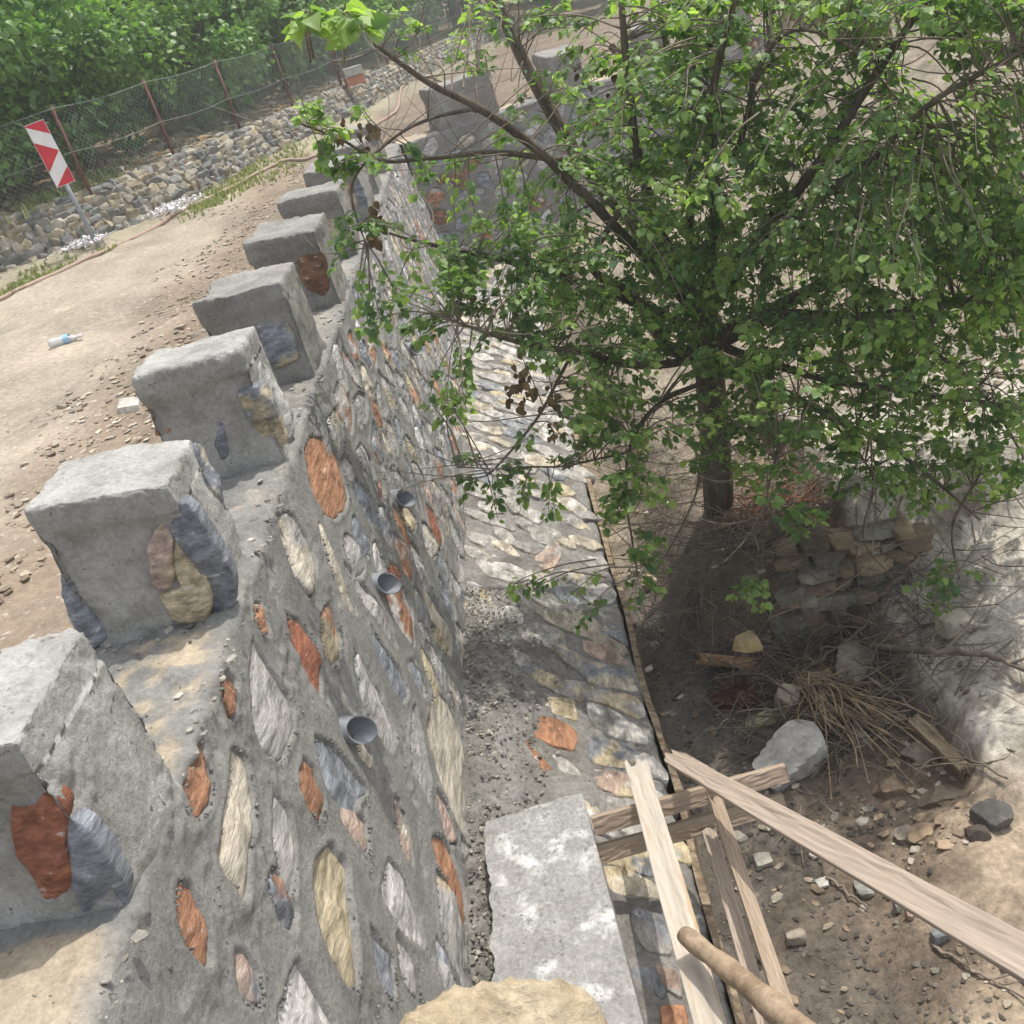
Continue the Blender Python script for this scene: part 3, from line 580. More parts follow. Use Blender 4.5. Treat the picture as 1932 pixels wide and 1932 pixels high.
# ------------------------------------------------------------------ retaining walls with merlons
W1 = empty('retaining_wall', (-1.14, 2, -3.3)); tag(W1, 'mortared rubble retaining wall with a row of merlons along the road and a paved toe ledge', 'retaining wall')
W2 = empty('retaining_wall', (0, 14, -3.3)); tag(W2, 'far stretch of the retaining wall turning right behind the mulberry tree', 'retaining wall')
def adopt(root, n0):                                          # world-space children of a moved empty
    root.matrix_world = Matrix.Translation(root.location)
    for c in list(C.objects)[n0:]:
        if c.parent is root: c.matrix_parent_inverse = Matrix.Translation(-root.location)
n0 = len(C.objects)
build_wall(W1, (0, 0), 0, -.6, 14.0, .011, face_polys, ledge_polys, 2, 1.0)
def merlon(root, di, la, O, s, xtop, length, width, seed, matm, stones=(), height=.56, top=-1.0):
    V, F = rounded_block(width, length, height, seed, 64 if s < 4.5 and root is W1 else 34, .020, .012, False)
    rj = np.random.default_rng(seed+500); yw, tl, tx = rj.normal(0, .022, 3)            # no two alike
    V = V+np.column_stack([V[:, 1]*yw, -V[:, 0]*yw, (V[:, 1]-length/2)*tl*1.6+(V[:, 0]+width/2)*tx*1.6+V[:, 2]*rj.normal(0, .02)])
    Wd = O+(V[:, :1]+xtop)*la+(V[:, 1:2]+s)*di+(V[:, 2:3]+top)*np.array([0, 0, 1.])
    me = mesh_obj('merlon', Wd, F, matm, root)
    for j, (key, poly, plane) in enumerate(stones):
        acc = Acc()
        if plane == 'front':
            P = np.array([ony(x, y, s+.018) for x, y in poly]); P2 = np.column_stack([P[:, 0], P[:, 2]])
            stone_cap(acc, P2, (np.array([0, s+.018, 0.]), np.array([1., 0, 0]), np.array([0, 0, 1.]), np.array([0, -1., 0])), key, H=.016, seed=seed*7+j, lift=.004, base=-.05, stain='gybw')
        elif plane == 'side':
            P = np.array([onplane(x, y, np.array([1., 0, 0]), xtop) for x, y in poly]); P2 = np.column_stack([P[:, 1], -P[:, 2]])
            stone_cap(acc, P2, (np.array([xtop, 0, 0.]), np.array([0, 1., 0]), np.array([0, 0, -1.]), np.array([1., 0, 0])), key, H=.012, seed=seed*7+j, lift=.0)
        else:                                                 # generic, in local (x, z) of the near cheek
            cx, cz, ax, az = poly; rs = np.random.default_rng(seed+j*5); P2 = []
            for k in range(8):
                a = 2*math.pi*k/8+rs.uniform(-.2, .2); P2.append((cx+ax*math.cos(a)*rs.uniform(.8, 1.1), cz+az*math.sin(a)*rs.uniform(.8, 1.1)))
            Oc = O+la*xtop+di*(s+.022)+np.array([0, 0, top])
            stone_cap(acc, P2, (Oc, la, np.array([0, 0, 1.]), -di), key, H=.016, seed=seed*7+j, lift=.004, base=-.05, stain='gybw')
        st = acc.build('inset_stone', M_STONE, me, True, True)
        tag(st, {'r': 'rust red stone set in the merlon', 'b': 'blue grey stone set in the merlon', 'o': 'orange stone set in the merlon', 'y': 'ochre stone set in the merlon', 'g': 'grey stone set in the merlon', 'w': 'pale stone set in the merlon', 'c': 'cream stone set in the merlon', 'n': 'brown stone set in the merlon', 'p': 'pinkish stone set in the merlon'}[key])
    return me
E1 = (np.array([0, 1., 0]), np.array([1., 0, 0]), np.array([0, 0, 0.]))
MER = [
 (1.55, .40, [('r', S('B', [(50,920),(150,930),(240,850),(330,960),(300,1050),(370,1200),(350,1290),(380,1390),(290,1400),(200,1300),(100,1130)]), 'front'),
              ('b', S('B', [(335,975),(420,1010),(520,1130),(600,1290),(585,1385),(500,1400),(400,1370),(355,1250),(310,1100)]), 'front')], M_CAP),
 (2.70, .37, [('b', S('D', [(1000,1050),(1080,1120),(1180,1280),(1265,1450),(1260,1620),(1150,1690),(1160,1560),(1080,1400),(950,1230),(900,1130)]), 'front'),
              ('y', S('D', [(960,1240),(1040,1330),(1100,1400),(1150,1560),(1130,1680),(950,1670),(860,1540),(1000,1500),(940,1400)]), 'front'),
              ('p', S('D', [(880,1160),(940,1230),(930,1340),(950,1420),(920,1490),(840,1500),(800,1300),(830,1220)]), 'front'),
              ('b', S('D', [(330,1450),(400,1445),(430,1560),(590,1750),(500,1820),(400,1700),(345,1560)]), 'front'),
              ('b', S('D', [(1078,740),(1120,740),(1200,960),(1290,1240),(1220,1120),(1130,900)]), 'side')], M_CAP),
 (3.86, .44, [('b', S('D', [(1290,440),(1400,420),(1470,480),(1530,640),(1550,720),(1450,730),(1370,600)]), 'front'),
              ('b', S('D', [(1150,590),(1210,590),(1250,780),(1230,850),(1160,720)]), 'front'),
              ('o', S('D', [(850,590),(920,590),(955,640),(900,680),(840,670)]), 'front'),
              ('w', S('D', [(1430,270),(1500,350),(1588,530),(1568,700),(1500,560),(1422,400)]), 'side')], M_CAP),
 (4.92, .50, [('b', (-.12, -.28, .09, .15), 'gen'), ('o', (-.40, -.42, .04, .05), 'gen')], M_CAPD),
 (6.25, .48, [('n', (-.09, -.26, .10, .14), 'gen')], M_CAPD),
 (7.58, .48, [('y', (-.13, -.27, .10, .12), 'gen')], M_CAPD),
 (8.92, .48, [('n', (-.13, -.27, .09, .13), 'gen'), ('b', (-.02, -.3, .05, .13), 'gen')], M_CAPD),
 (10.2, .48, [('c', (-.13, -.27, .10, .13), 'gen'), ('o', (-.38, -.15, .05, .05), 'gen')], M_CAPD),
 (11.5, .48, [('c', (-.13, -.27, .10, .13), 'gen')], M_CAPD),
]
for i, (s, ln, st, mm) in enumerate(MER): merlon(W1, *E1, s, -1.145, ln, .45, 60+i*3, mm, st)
# drain pipes through the face
def drain(px, py, out=.085):
    p = onplane(px, py, n_face, c_face); r1, r2 = .052, .046; L0 = p+np.array([-.06, 0, .008]); L1 = p+np.array([out, -.012, -.012]); ax = L1-L0; ax /= np.linalg.norm(ax)
    x = np.cross(ax, (0, 0, 1)); x /= np.linalg.norm(x); y = np.cross(x, ax); n = 28; V = []
    for (c, r) in ((L0, r1), (L1, r1), (L1, r2), (L0+ax*.03, r2)):
        for k in range(n):
            a = 2*math.pi*k/n; v_ = math.cos(a)*x+math.sin(a)*y; V.append(c+r*v_+(ax*(.045*(-v_[2]*.75+v_[1]*.65)) if c is L1 else 0))
    F = [[j*n+k, j*n+(k+1) % n, (j+1)*n+(k+1) % n, (j+1)*n+k] for j in range(3) for k in range(n)]+[list(range(3*n, 4*n))]
    mesh_obj('drain_pipe', V, F, [M_PIPE], W1, True).data.set_sharp_from_angle(angle=.6)
for px, py in ((652, 1375), (710, 1100), (746, 940), (772, 658), (884, 952), (884, 1318)): drain(px, py, .06)
adopt(W1, n0)
n0 = len(C.objects)
ang2 = math.radians(70); di2 = np.array([math.sin(ang2), math.cos(ang2), 0]); la2 = np.array([math.cos(ang2), -math.sin(ang2), 0]); O2 = np.array([-.6, 13.8])+1.14*la2[:2]
fp2 = random_stones(-.4, 9, 1.60, 3.24, .15, .19, .1, 25, keys='ggbbwcggwggn', pack=.92, ang=-.2, spread=.4); lp2 = random_stones(-.2, 9, XF+.05, .04, .14, .2, .09, 29, keys='gggcgcgp', ang=-.5, pack=.82)
build_wall(W2, O2, ang2, -.5, 9.5, .03, fp2, lp2, 5, .6)
E2 = (di2, la2, np.array([*O2, 0.]))
merlon(W2, *E2, .05, -1.145, .86, .5, 97, M_CAPD, (), height=.62, top=-.96)
for i in range(5): merlon(W2, *E2, 1.7+i*1.35, -1.145, .5, .455, 130+i, M_CAPD, ())
adopt(W2, n0)

# ------------------------------------------------------------------ rocks
def rock(px, py, dims, col, label, seed, rz=0, fn=bed_z, name='rock', sink=.38, tilt=0, group=None, cat='rock', sub=4):
    p = hit(px, py, fn, -3.8 if fn is bed_z else -1.5)
    V, F = rock_mesh(seed, dims, sub)
    o = mesh_obj(name, V, F, M_ROCK, cols=np.tile(col, (len(V), 1))); o.location = (p[0], p[1], p[2]+dims[2]*(.5-sink)); o.rotation_euler = (tilt, tilt*.5, rz)
    o.data.set_sharp_from_angle(angle=.42)
    tag(o, label, cat, group); return o
G1 = (.31, .30, .27); G2 = (.30, .26, .21); G3 = (.44, .36, .24); G4 = (.12, .115, .11); G5 = (.24, .26, .28); G6 = (.46, .30, .15)
rock(1500, 1445, (.40, .26, .26), (.44, .43, .41), 'large angular pale boulder behind the crossing planks', 3, .5, sink=.3)
rock(1612, 1275, (.30, .22, .22), (.27, .24, .2), 'big brown boulder half under the dry reeds', 5, 1.2)
rock(1535, 1292, (.19, .12, .11), G3, 'tan wedge of rock above the pointed one', 9, .2)
rock(1490, 1330, (.16, .12, .17), (.36, .32, .25), 'pointed tan rock standing beside the black mud', 12, .9)
rock(1440, 1360, (.17, .09, .06), (.46, .42, .3), 'flat yellowish rock at the edge of the mud', 15, .1)
rock(1552, 1358, (.19, .08, .08), G3, 'long thin tan rock above the big pale boulder', 17, -.5)
rock(1622, 1395, (.09, .08, .07), G1, 'fist sized grey rock by the reed stems', 19)
rock(1228, 1105, (.12, .10, .12), G3, 'tan rock under the hanging mulberry twig', 23)
rock(1350, 1190, (.14, .10, .12), G6, 'orange brown rock on the mud below the tree mound', 26, .5)
rock(1395, 1110, (.15, .10, .09), (.42, .38, .26), 'yellowish rock in front of the stacked stones', 29)
rock(1410, 1215, (.16, .12, .10), (.34, .27, .15), 'mossy ochre rock in the shade of the mound', 31)
rock(1805, 1190, (.20, .15, .12), (.48, .44, .37), 'pale angular rock lying on the smooth white rock shelf', 34, .3, sink=.1)
rock(1875, 1548, (.15, .13, .13), G4, 'dark round cobble on the sand, the larger of two', 37, sub=4)
rock(1842, 1575, (.10, .08, .06), (.09, .075, .065), 'small dark lump of rock on the sand by the round cobble', 39)
rock(1438, 1625, (.09, .08, .06), G1, 'grey cobble between the narrow planks and the long plank', 41)
rock(1500, 1775, (.09, .05, .09), (.36, .32, .27), 'upright pale shard standing on the dark mud', 43)
rock(1632, 1682, (.09, .085, .07), (.29, .29, .275), 'round grey cobble just under the long plank', 45)
rock(1700, 1712, (.08, .07, .08), (.28, .28, .27), 'grey egg shaped cobble beside a pink one', 47)
rock(1728, 1722, (.10, .05, .05), (.36, .27, .24), 'pinkish flat cobble below the long plank', 49)
rock(1775, 1768, (.08, .06, .06), G5, 'blue grey stone on the damp sand', 51)
rock(1552, 1670, (.08, .06, .04), (.5, .49, .46), 'whitest flat chip on the dark mud', 53)
rock(1750, 1572, (.14, .09, .05), (.34, .26, .18), 'brown flat pebble half sunk in the sand', 55)
rock(1710, 1578, (.11, .09, .07), (.32, .28, .24), 'greyish pebble beside the brown flat one', 57)
rock(1392, 1582, (.08, .07, .06), (.30, .29, .25), 'greenish grey stone beneath the horizontal boards', 59)
rock(1740, 1425, (.16, .12, .09), (.26, .22, .18), 'brown slab of rock in the hollow under the reeds', 61)
rock(1775, 1505, (.18, .11, .07), (.22, .18, .14), 'layered dark rock at the lip of the sand bank', 63)
rock(1680, 1490, (.16, .1, .08), (.24, .18, .13), 'broken brown rock in the hollow', 65)
rock(1750, 1400, (.10, .09, .08), (.34, .33, .31), 'grey rock beside the rotten log', 67)
rock(248, 772, (.14, .11, .09), (.55, .54, .5), 'white angular rock beside the merlon on the road edge', 71, fn=road_z)
rock(120, 770, (.06, .05, .05), (.30, .25, .2), 'brown pebble on the road, left of the white rock', 73, fn=road_z)
rock(370, 635, (.06, .05, .04), (.34, .30, .25), 'flat chip on the road near the third merlon', 75, fn=road_z)
# stacked rubble holding the mound
DW = empty('dry_stone_riser', (1.2, 5.05, -3.9)); tag(DW, 'low dry stone stack holding up the mound with the mulberry', 'stone stack')
acc = Acc(); rs = np.random.default_rng(4)
for row in range(7):
    x = .95+row*.02
    while x < 1.78:
        w = rs.uniform(.10, .24); V, F = rock_mesh(int(rs.integers(1e6)), (w*1.1, .16, .10*rs.uniform(.7, 1.2)), 3, 8, .04)
        k = rs.uniform(.6, 1.2); acc.add(V+np.array([x+w/2, 5.02+row*.03+rs.uniform(-.03, .03)-.12*(x-1.2), -3.86+row*.082+rs.uniform(-.01, .01)]), F, np.array([(.25, .20, .15), (.24, .23, .20), (.30, .24, .17)][rs.integers(3)])*k); x += w*.93
o = acc.build('stacked_stone', M_ROCK, DW, True, True); o.data.set_sharp_from_angle(angle=.5); o.matrix_parent_inverse = Matrix.Translation((-1.2, -5.05, 3.9))

# gravel
def gravel(name, n, pos_fn, size, cols, label, seed, flat=.55, material=None):
    rs = np.random.default_rng(seed); V0, F0 = rock_mesh(seed, (1, 1, 1), 1, 8, .02); F0 = np.array(F0); P, z = pos_fn(rs, n); n = len(P)
    sz = size[0]+(size[1]-size[0])*rs.random(n)**3.2; a = rs.uniform(0, 6.28, n); asp = rs.uniform(.5, 1.0, n)
    V = V0[None]*np.stack([sz, sz*asp, sz*flat*rs.uniform(.4, 1.2, n)], -1)[:, None]
    x = V[..., 0]*np.cos(a)[:, None]-V[..., 1]*np.sin(a)[:, None]; y = V[..., 0]*np.sin(a)[:, None]+V[..., 1]*np.cos(a)[:, None]
    W = np.stack([x+P[:, None, 0], y+P[:, None, 1], V[..., 2]+z[:, None]+sz[:, None]*.1], -1).reshape(-1, 3)
    Fa = (F0[None]+(np.arange(n)*len(V0))[:, None, None]).reshape(-1, 3)
    cc = np.array(cols)[rs.integers(len(cols), size=n)]*rs.uniform(.75, 1.2, (n, 1)); cc = np.repeat(cc, len(V0), 0)
    o = mesh_obj(name, W, Fa, material or M_ROCK, smooth=False, cols=cc); tag(o, label, 'gravel', kind='stuff'); return o
def road_pos(rs, n):
    u = rs.random(n); y = 1.8+13*rs.random(n)**1.3; x = -1.62-np.abs(rs.normal(0, .9, n)); k = (x > lx(y)+.3); x, y = x[k], y[k]
    q = fbm(np.stack([x, y, x*0], -1), 1.6, 3, 91) > -.12+.3*(x < -2.9); x, y = x[q], y[q]; return np.column_stack([x, y]), road_z(x, y)
gravel('road_gravel', 11000, road_pos, (.006, .052), [(.40, .35, .28), (.30, .245, .19), (.46, .43, .37), (.26, .205, .155)], 'pale gravel and stone chips strewn along the road edge', 5)
def bed_pos(rs, n):
    n = int(n*1.4); x = rs.uniform(.15, 4.2, n); y = rs.uniform(2.0, 11, n)**1; k = fbm(np.stack([x, y, x*0], -1), 1.7, 3, 95) > .0; k &= ~((x > 1.5) & (y > 3.4) & (y < 6) & (rs.random(n) > .12)); k &= ~((x < .9) & (rs.random(n) > .25)); x, y = x[k], y[k]; return np.column_stack([x, y]), bed_z(x, y)
gravel('bed_gravel', 14000, bed_pos, (.006, .07), [(.34, .29, .23), (.28, .22, .16), (.42, .39, .34), (.22, .17, .125), (.34, .26, .185)], 'pebbles and stone chips on the stream bed', 6)
def mud_pos(rs, n):
    x = rs.uniform(.12, 1.1, n); y = rs.uniform(2.0, 5.2, n); return np.column_stack([x, y]), bed_z(x, y)
gravel('mud_crumbs', 2600, mud_pos, (.006, .036), [(.115, .102, .088), (.15, .135, .115), (.09, .08, .07)], 'dark crumbs of mud beside the ledge', 8)
def foot_pos(rs, n):
    x = XF+np.abs(rs.normal(.02, .16, n)); y = rs.uniform(1.5, 5.5, n)
    return np.column_stack([x, y]), ZF-LS*(x-XF)+.03+.05*np.exp(-((x-XF)/.28)**2)*sstep(y, 2.2, 2.9)*(1-sstep(y, 4.6, 5.4))
gravel('mortar_crumbs', 4200, foot_pos, (.006, .026), [(.22, .21, .19), (.16, .155, .14), (.3, .29, .26)], 'fallen mortar crumbs along the foot of the wall', 9)
def gap_pos(rs, n):
    x = rs.uniform(-1.62, -1.08, n); y = rs.uniform(.6, 8, n); k = np.ones(n, bool)
    for s, ln, _, _ in MER: k &= ~((y > s) & (y < s+ln))
    near = np.zeros(n)
    for s, ln, _, _ in MER: near = np.maximum(near, np.exp(-np.abs(y-s)/.09)+np.exp(-np.abs(y-s-ln)/.09))
    near = np.maximum(near, np.exp(-np.abs(x+1.09)/.05)); k &= rs.random(n) < near*.8+.05
    x, y = x[k], y[k]; return np.column_stack([x, y]), np.full(len(x), -1.497)
gravel('wall_top_crumbs', 4500, gap_pos, (.006, .034), [(.28, .27, .25), (.22, .21, .19), (.36, .35, .32)], 'mortar crumbs between the merlons on top of the wall', 10)

# ------------------------------------------------------------------ concrete slab, foreground boulder
def slab_block():
    zt = -3.10
    c = [onz(915, 1550, zt), onz(1098, 1495, zt), onz(1240, 2030, zt), onz(945, 2030, zt)]
    n = 60; nm = 90; V = []; u = np.linspace(0, 1, n); v = np.linspace(0, 1, nm)
    Ug, Vg = np.meshgrid(u, v, indexing='ij')
    P = (1-Ug)[..., None]*((1-Vg)[..., None]*c[0]+Vg[..., None]*c[3])+Ug[..., None]*((1-Vg)[..., None]*c[1]+Vg[..., None]*c[2])
    P[..., 2] += fbm(P, 14, 4, 71)*.014*sstep(1-Ug, .03, .3)+fbm(P, 45, 3, 72)*.006
    rag = (1-sstep(Ug, 0, .03)); P[..., 0] += rag*fbm(P, 20, 3, 73)*.02
    top = P.reshape(-1, 3); F = grid_faces(n, nm)[:, ::-1].tolist()
    ring = [i*nm for i in range(n)]+[(n-1)*nm+j for j in range(1, nm)]+[i*nm+nm-1 for i in range(n-2, -1, -1)]+[j for j in range(nm-2, 0, -1)]
    V = list(top); b = len(V)
    for i in ring: q = top[i].copy(); q[2] = -3.62; V.append(q)
    m_ = len(ring)
    for k in range(m_): F.append([ring[k], ring[(k+1) % m_], b+(k+1) % m_, b+k])
    o = mesh_obj('concrete_slab', V, F, M_SLAB, smooth=False); tag(o, 'grey concrete slab with white lime patches lying beside the foot of the wall', 'concrete slab'); return o
o = slab_block(); keep_loc(o, (-.5, 2.2, -3.62))
V, F = rock_mesh(88, (.50, .36, .95), 5, 10, .05); V *= 1+.05*fbm(V, 9, 4, 5)[:, None]+.03*fbm(V, 34, 3, 5)[:, None]
o = mesh_obj('sandstone_boulder', V, F, M_SOILBANK); p = onz(925, 1945, -2.42); o.location = (p[0], p[1], -2.80); tag(o, 'crumbly sand coloured boulder standing on the concrete slab in the foreground', 'boulder')

# ------------------------------------------------------------------ timber
def plank(p0, p1, w, t, material, label, name='wooden_plank', roll=0.0, rag0=.06, rag1=.0, seed=0, taper=(1, 1), bend=0.0, group=None):
    p0 = np.array(p0, float); p1 = np.array(p1, float); L = np.linalg.norm(p1-p0); n = 26; rs = np.random.default_rng(seed)
    xs = np.linspace(0, 1, n); m_ = 9; V = []
    ys = np.linspace(-.5, .5, m_)
    for i, s in enumerate(xs):
        ww = w*(taper[0]*(1-s)+taper[1]*s)*(1+.03*math.sin(s*9+seed))
        for side in (1, -1):
            for y in (ys if side > 0 else ys[::-1]):
                V.append([s*L, y*ww, side*t/2+bend*math.sin(s*math.pi)+.0015*rs.normal()])
    V = np.array(V); k = 2*m_
    j0 = rs.uniform(-1, 1, m_)
    for e, rag, row in ((0, rag0, 0), (1, rag1, n-1)):
        jj = np.concatenate([j0, j0[::-1]]) if e == 0 else np.concatenate([rs.uniform(-1, 1, m_)]*1+[rs.uniform(-1, 1, m_)]*1)
        V[row*k:(row+1)*k, 0] += jj*rag
    F = [[i*k+a, i*k+(a+1) % k, (i+1)*k+(a+1) % k, (i+1)*k+a] for i in range(n-1) for a in range(k)]
    for b_ in (0, (n-1)*k):
        for a in range(m_-1):
            q = [b_+a, b_+a+1, b_+k-2-a, b_+k-1-a]; F.append(q if b_ == 0 else q[::-1])
    o = mesh_obj(name, V, F, material, smooth=False)
    bv = o.modifiers.new('bevel', 'BEVEL'); bv.width = .0025; bv.segments = 1; bv.limit_method = 'ANGLE'
    X_ = Vector((p1-p0)/L); Yv = Vector((0, 0, 1)).cross(X_).normalized(); Z_ = X_.cross(Yv)
    M_ = Matrix((X_, Yv, Z_)).transposed().to_4x4() @ Matrix.Rotation(roll, 4, 'X'); M_.translation = Vector(p0); o.matrix_world = M_
    tag(o, label, 'plank', group); return o
plank(onz(1120, 1558, -3.10), onz(1484, 1457, -3.10), .075, .04, M_WOOD, 'brown upper board lying level from the slab across the ledge edge', roll=math.radians(62), rag0=0, seed=1)
plank(onz(1128, 1612, -3.22), onz(1480, 1512, -3.22), .075, .04, M_WOOD, 'brown lower board directly beneath the level upper board', roll=math.radians(62), rag0=0, seed=2)
plank(onz(1200, 1440, -3.02), onz(1362, 2010, -2.80), .098, .025, M_WOODP, 'palest mortar spattered plank with a splintered top end', roll=.0, rag0=.05, seed=3)
plank(onz(1265, 1428, -2.98), onz(2010, 1850, -2.15), .095, .022, M_WOODG, 'long grey brown plank running down to the right edge', roll=.25, rag0=.05, seed=4, taper=(.75, 1.1))
plank(onz(1290, 1424, -3.02), onz(1440, 1520, -2.96), .035, .015, M_WOODG, 'splintered sliver split off beside the long plank', name='wood_splinter', rag0=.03, seed=5, taper=(.5, 1.2))
plank(onz(1352, 1515, -3.05), onz(1500, 1960, -2.85), .05, .06, M_WOOD, 'narrow dark batten, right one of the crossed pair below the long plank', name='wooden_batten', seed=6, rag0=.03)
plank(onz(1338, 1570, -3.22), onz(1462, 1990, -3.0), .055, .03, M_WOODG, 'narrow light batten, left one of the pair under the long plank', name='wooden_batten', seed=7, rag0=.02)
pp = spline([onz(1292, 1765, -2.77), onz(1400, 1850, -2.66), onz(1560, 1985, -2.5)], 10)
V, F = tube(pp, np.linspace(.030, .040, len(pp))*(1+.08*np.sin(np.arange(len(pp)))), 12)
V = V*(1+0); o = mesh_obj('wooden_pole', V+.0025*fbm(V, 30, 3, 3)[:, None], F, mat('peeled_pole', (.22, .155, .10), (.36, .275, .19), 9, .85, .5, 30, .3)); keep_loc(o, pp[0]); tag(o, 'round peeled wooden pole leaning over the pale plank', 'pole')
# formwork board on the edge of the ledge
acc = Acc()
ys = np.linspace(1.2, 8.5, 150); V = []
for yy in ys:
    zt = -3.60+.03*mnoise.noise(Vector((yy*3, 0, 0)))+.02*mnoise.noise(Vector((yy*14, 3, 0))); w = .035+.012*mnoise.noise(Vector((yy*5, 9, 2)))
    xx = .10+.02*mnoise.noise(Vector((yy*1.2, 5, 1)))
    V += [(xx, yy, -4.1), (xx, yy, zt), (xx+w, yy, zt-.015), (xx+w+.012, yy, -4.1)]
F = [[i*4+a, (i+1)*4+a, (i+1)*4+(a+1) % 4, i*4+(a+1) % 4] for i in range(len(ys)-1) for a in range(4)]+[[0, 1, 2, 3], [len(V)-1, len(V)-2, len(V)-3, len(V)-4]]
o = mesh_obj('formwork_board', V, F, M_BARKY, smooth=False); keep_loc(o, (.1, 3, -4.0)); tag(o, 'rotten brown formwork board standing against the outer edge of the ledge', 'board')

# ------------------------------------------------------------------ leaves
LT = np.array([(0, 0, 0), (-.34, .06, .05), (-.5, .38, .11), (-.33, .74, .05), (0, 1.08, -.16), (.33, .74, .05), (.5, .38, .11), (.34, .06, .05), (0, .36, 0), (0, .74, -.04)], float)
LF = [(0, 1, 2, 8), (8, 2, 3, 9), (9, 3, 4, 4), (0, 8, 6, 7), (8, 9, 5, 6), (9, 4, 5, 5)]
LFt = []
for q in LF:
    LFt.append((q[0], q[1], q[2]))
    if q[2] != q[3]: LFt.append((q[0], q[2], q[3]))
LFt = np.array(LFt)
def leaves_mesh(P, D, Nn, size, col):
    """P base points, D tip directions, Nn normals"""
    D = D/np.linalg.norm(D, axis=1)[:, None]; Xv = np.cross(D, Nn); Xv /= (np.linalg.norm(Xv, axis=1)[:, None]+1e-9); Zv = np.cross(Xv, D)
    n = len(P); T = LT[None]*np.ones((n, 1, 1)); T[..., 2] *= RNG.uniform(-.6, 2.0, (n, 1)); T[..., 0] *= RNG.uniform(.75, 1.05, (n, 1))
    W = P[:, None]+size[:, None, None]*(T[..., :1]*Xv[:, None]+T[..., 1:2]*D[:, None]+T[..., 2:3]*Zv[:, None])
    F = (LFt[None]+(np.arange(n)*len(LT))[:, None, None]).reshape(-1, 3)
    return W.reshape(-1, 3), F, np.repeat(np.repeat(col[:, None], 3, 1), len(LT), 0)

# ------------------------------------------------------------------ mulberry tree
MT = empty('mulberry_tree', tuple(ony(1355, 985, 5.9))); tag(MT, 'leafy mulberry tree growing from the mound, its branches reaching over the wall', 'tree')
n0 = len(C.objects); limbs = []; tr = Acc()
def limb(pts, r0, r1, acc_=None, k=8, wob=.03):
    P = spline([ony(x, y, Y) for x, y, Y in pts], k); n = len(P)
    P[1:] += np.column_stack([fbm(P[1:], 2.2, 2, 3+i)*wob for i in range(3)])
    R = np.linspace(r0, r1, n); V, F = tube(P, R, 8); (acc_ or tr).add(V, F); limbs.append((P, R)); return P
tk = Acc()
limb([(1360, 1010, 5.9), (1350, 880, 5.9), (1342, 760, 5.92), (1338, 640, 5.95), (1318, 540, 6.0)], .105, .085, tk, wob=.015)
limb([(1318, 560, 6.0), (1265, 500, 6.05), (1190, 410, 6.1), (1085, 290, 6.2), (1000, 130, 6.3), (930, -10, 6.4), (880, -120, 6.5)], .062, .026)
limb([(1322, 590, 6.0), (1250, 440, 5.8), (1205, 300, 5.6), (1180, 120, 5.5), (1170, -60, 5.5)], .04, .013)
limb([(1328, 570, 6.0), (1350, 400, 5.6), (1340, 200, 5.3), (1385, -20, 5.1)], .042, .013)
limb([(1330, 600, 6.0), (1420, 470, 5.6), (1560, 290, 5.2), (1680, 110, 5.0), (1790, -60, 4.8)], .042, .013)
limb([(1336, 640, 5.95), (1440, 590, 5.8), (1600, 520, 5.6), (1780, 485, 5.4), (2000, 470, 5.2)], .05, .02)
limb([(1338, 660, 5.95), (1470, 600, 5.5), (1640, 600, 5.2), (1850, 560, 5.0), (2000, 520, 4.9)], .04, .015)
limb([(1335, 660, 5.95), (1270, 660, 5.8), (1200, 560, 5.6), (1120, 500, 5.5), (1180, 380, 5.4)], .05, .015)
limb([(1325, 600, 6.0), (1200, 470, 5.6), (1040, 300, 5.3), (900, 210, 5.2), (800, 160, 5.15), (700, 85, 5.1)], .035, .010)
limb([(1325, 620, 6.0), (1180, 560, 5.6), (1000, 500, 5.3), (850, 470, 5.2), (740, 440, 5.1)], .03, .006)
limb([(1335, 680, 5.95), (1220, 690, 5.5), (1080, 660, 5.2), (960, 640, 5.0), (850, 610, 4.9)], .03, .006)
limb([(1060, 300, 5.35), (950, 290, 5.2), (820, 300, 5.1), (720, 310, 5.0), (640, 265, 4.95), (560, 235, 4.9)], .016, .004)
limb([(900, 210, 5.2), (800, 230, 5.1), (720, 280, 5.0), (660, 360, 4.95), (700, 470, 4.9)], .010, .003)
limb([(1340, 700, 5.95), (1420, 720, 5.5), (1560, 780, 5.1), (1700, 860, 4.8), (1850, 980, 4.6)], .03, .006)
limb([(1340, 640, 5.95), (1480, 700, 5.4), (1700, 740, 5.0), (1950, 780, 4.8)], .03, .008)
limb([(1338, 720, 5.95), (1250, 760, 5.4), (1190, 850, 5.0), (1180, 960, 4.8), (1205, 1080, 4.7)], .018, .004)
limb([(1340, 760, 5.95), (1320, 880, 5.3), (1300, 960, 5.0), (1240, 1080, 4.8)], .010, .003)
limb([(1420, 470, 5.6), (1600, 330, 5.0), (1800, 170, 4.6), (2000, 40, 4.3)], .022, .007)
limb([(1380, 300, 5.5), (1430, 130, 5.2), (1500, 60, 5.0), (1600, 90, 4.8), (1700, 190, 4.7)], .016, .005)
limb([(1600, 520, 5.6), (1720, 640, 5.2), (1830, 720, 4.9), (1950, 900, 4.7)], .018, .005)
limb([(1300, 560, 5.9), (1300, 330, 5.9), (1260, 120, 6.0), (1230, -50, 6.0)], .03, .012)
limb([(1560, 780, 5.1), (1640, 900, 4.7), (1620, 1010, 4.55), (1680, 1090, 4.5)], .008, .003)
limb([(1850, 880, 4.7), (1800, 980, 4.6), (1810, 1090, 4.5)], .008, .003)
limb([(1480, 780, 5.0), (1440, 950, 4.7), (1430, 1090, 4.6)], .006, .002)
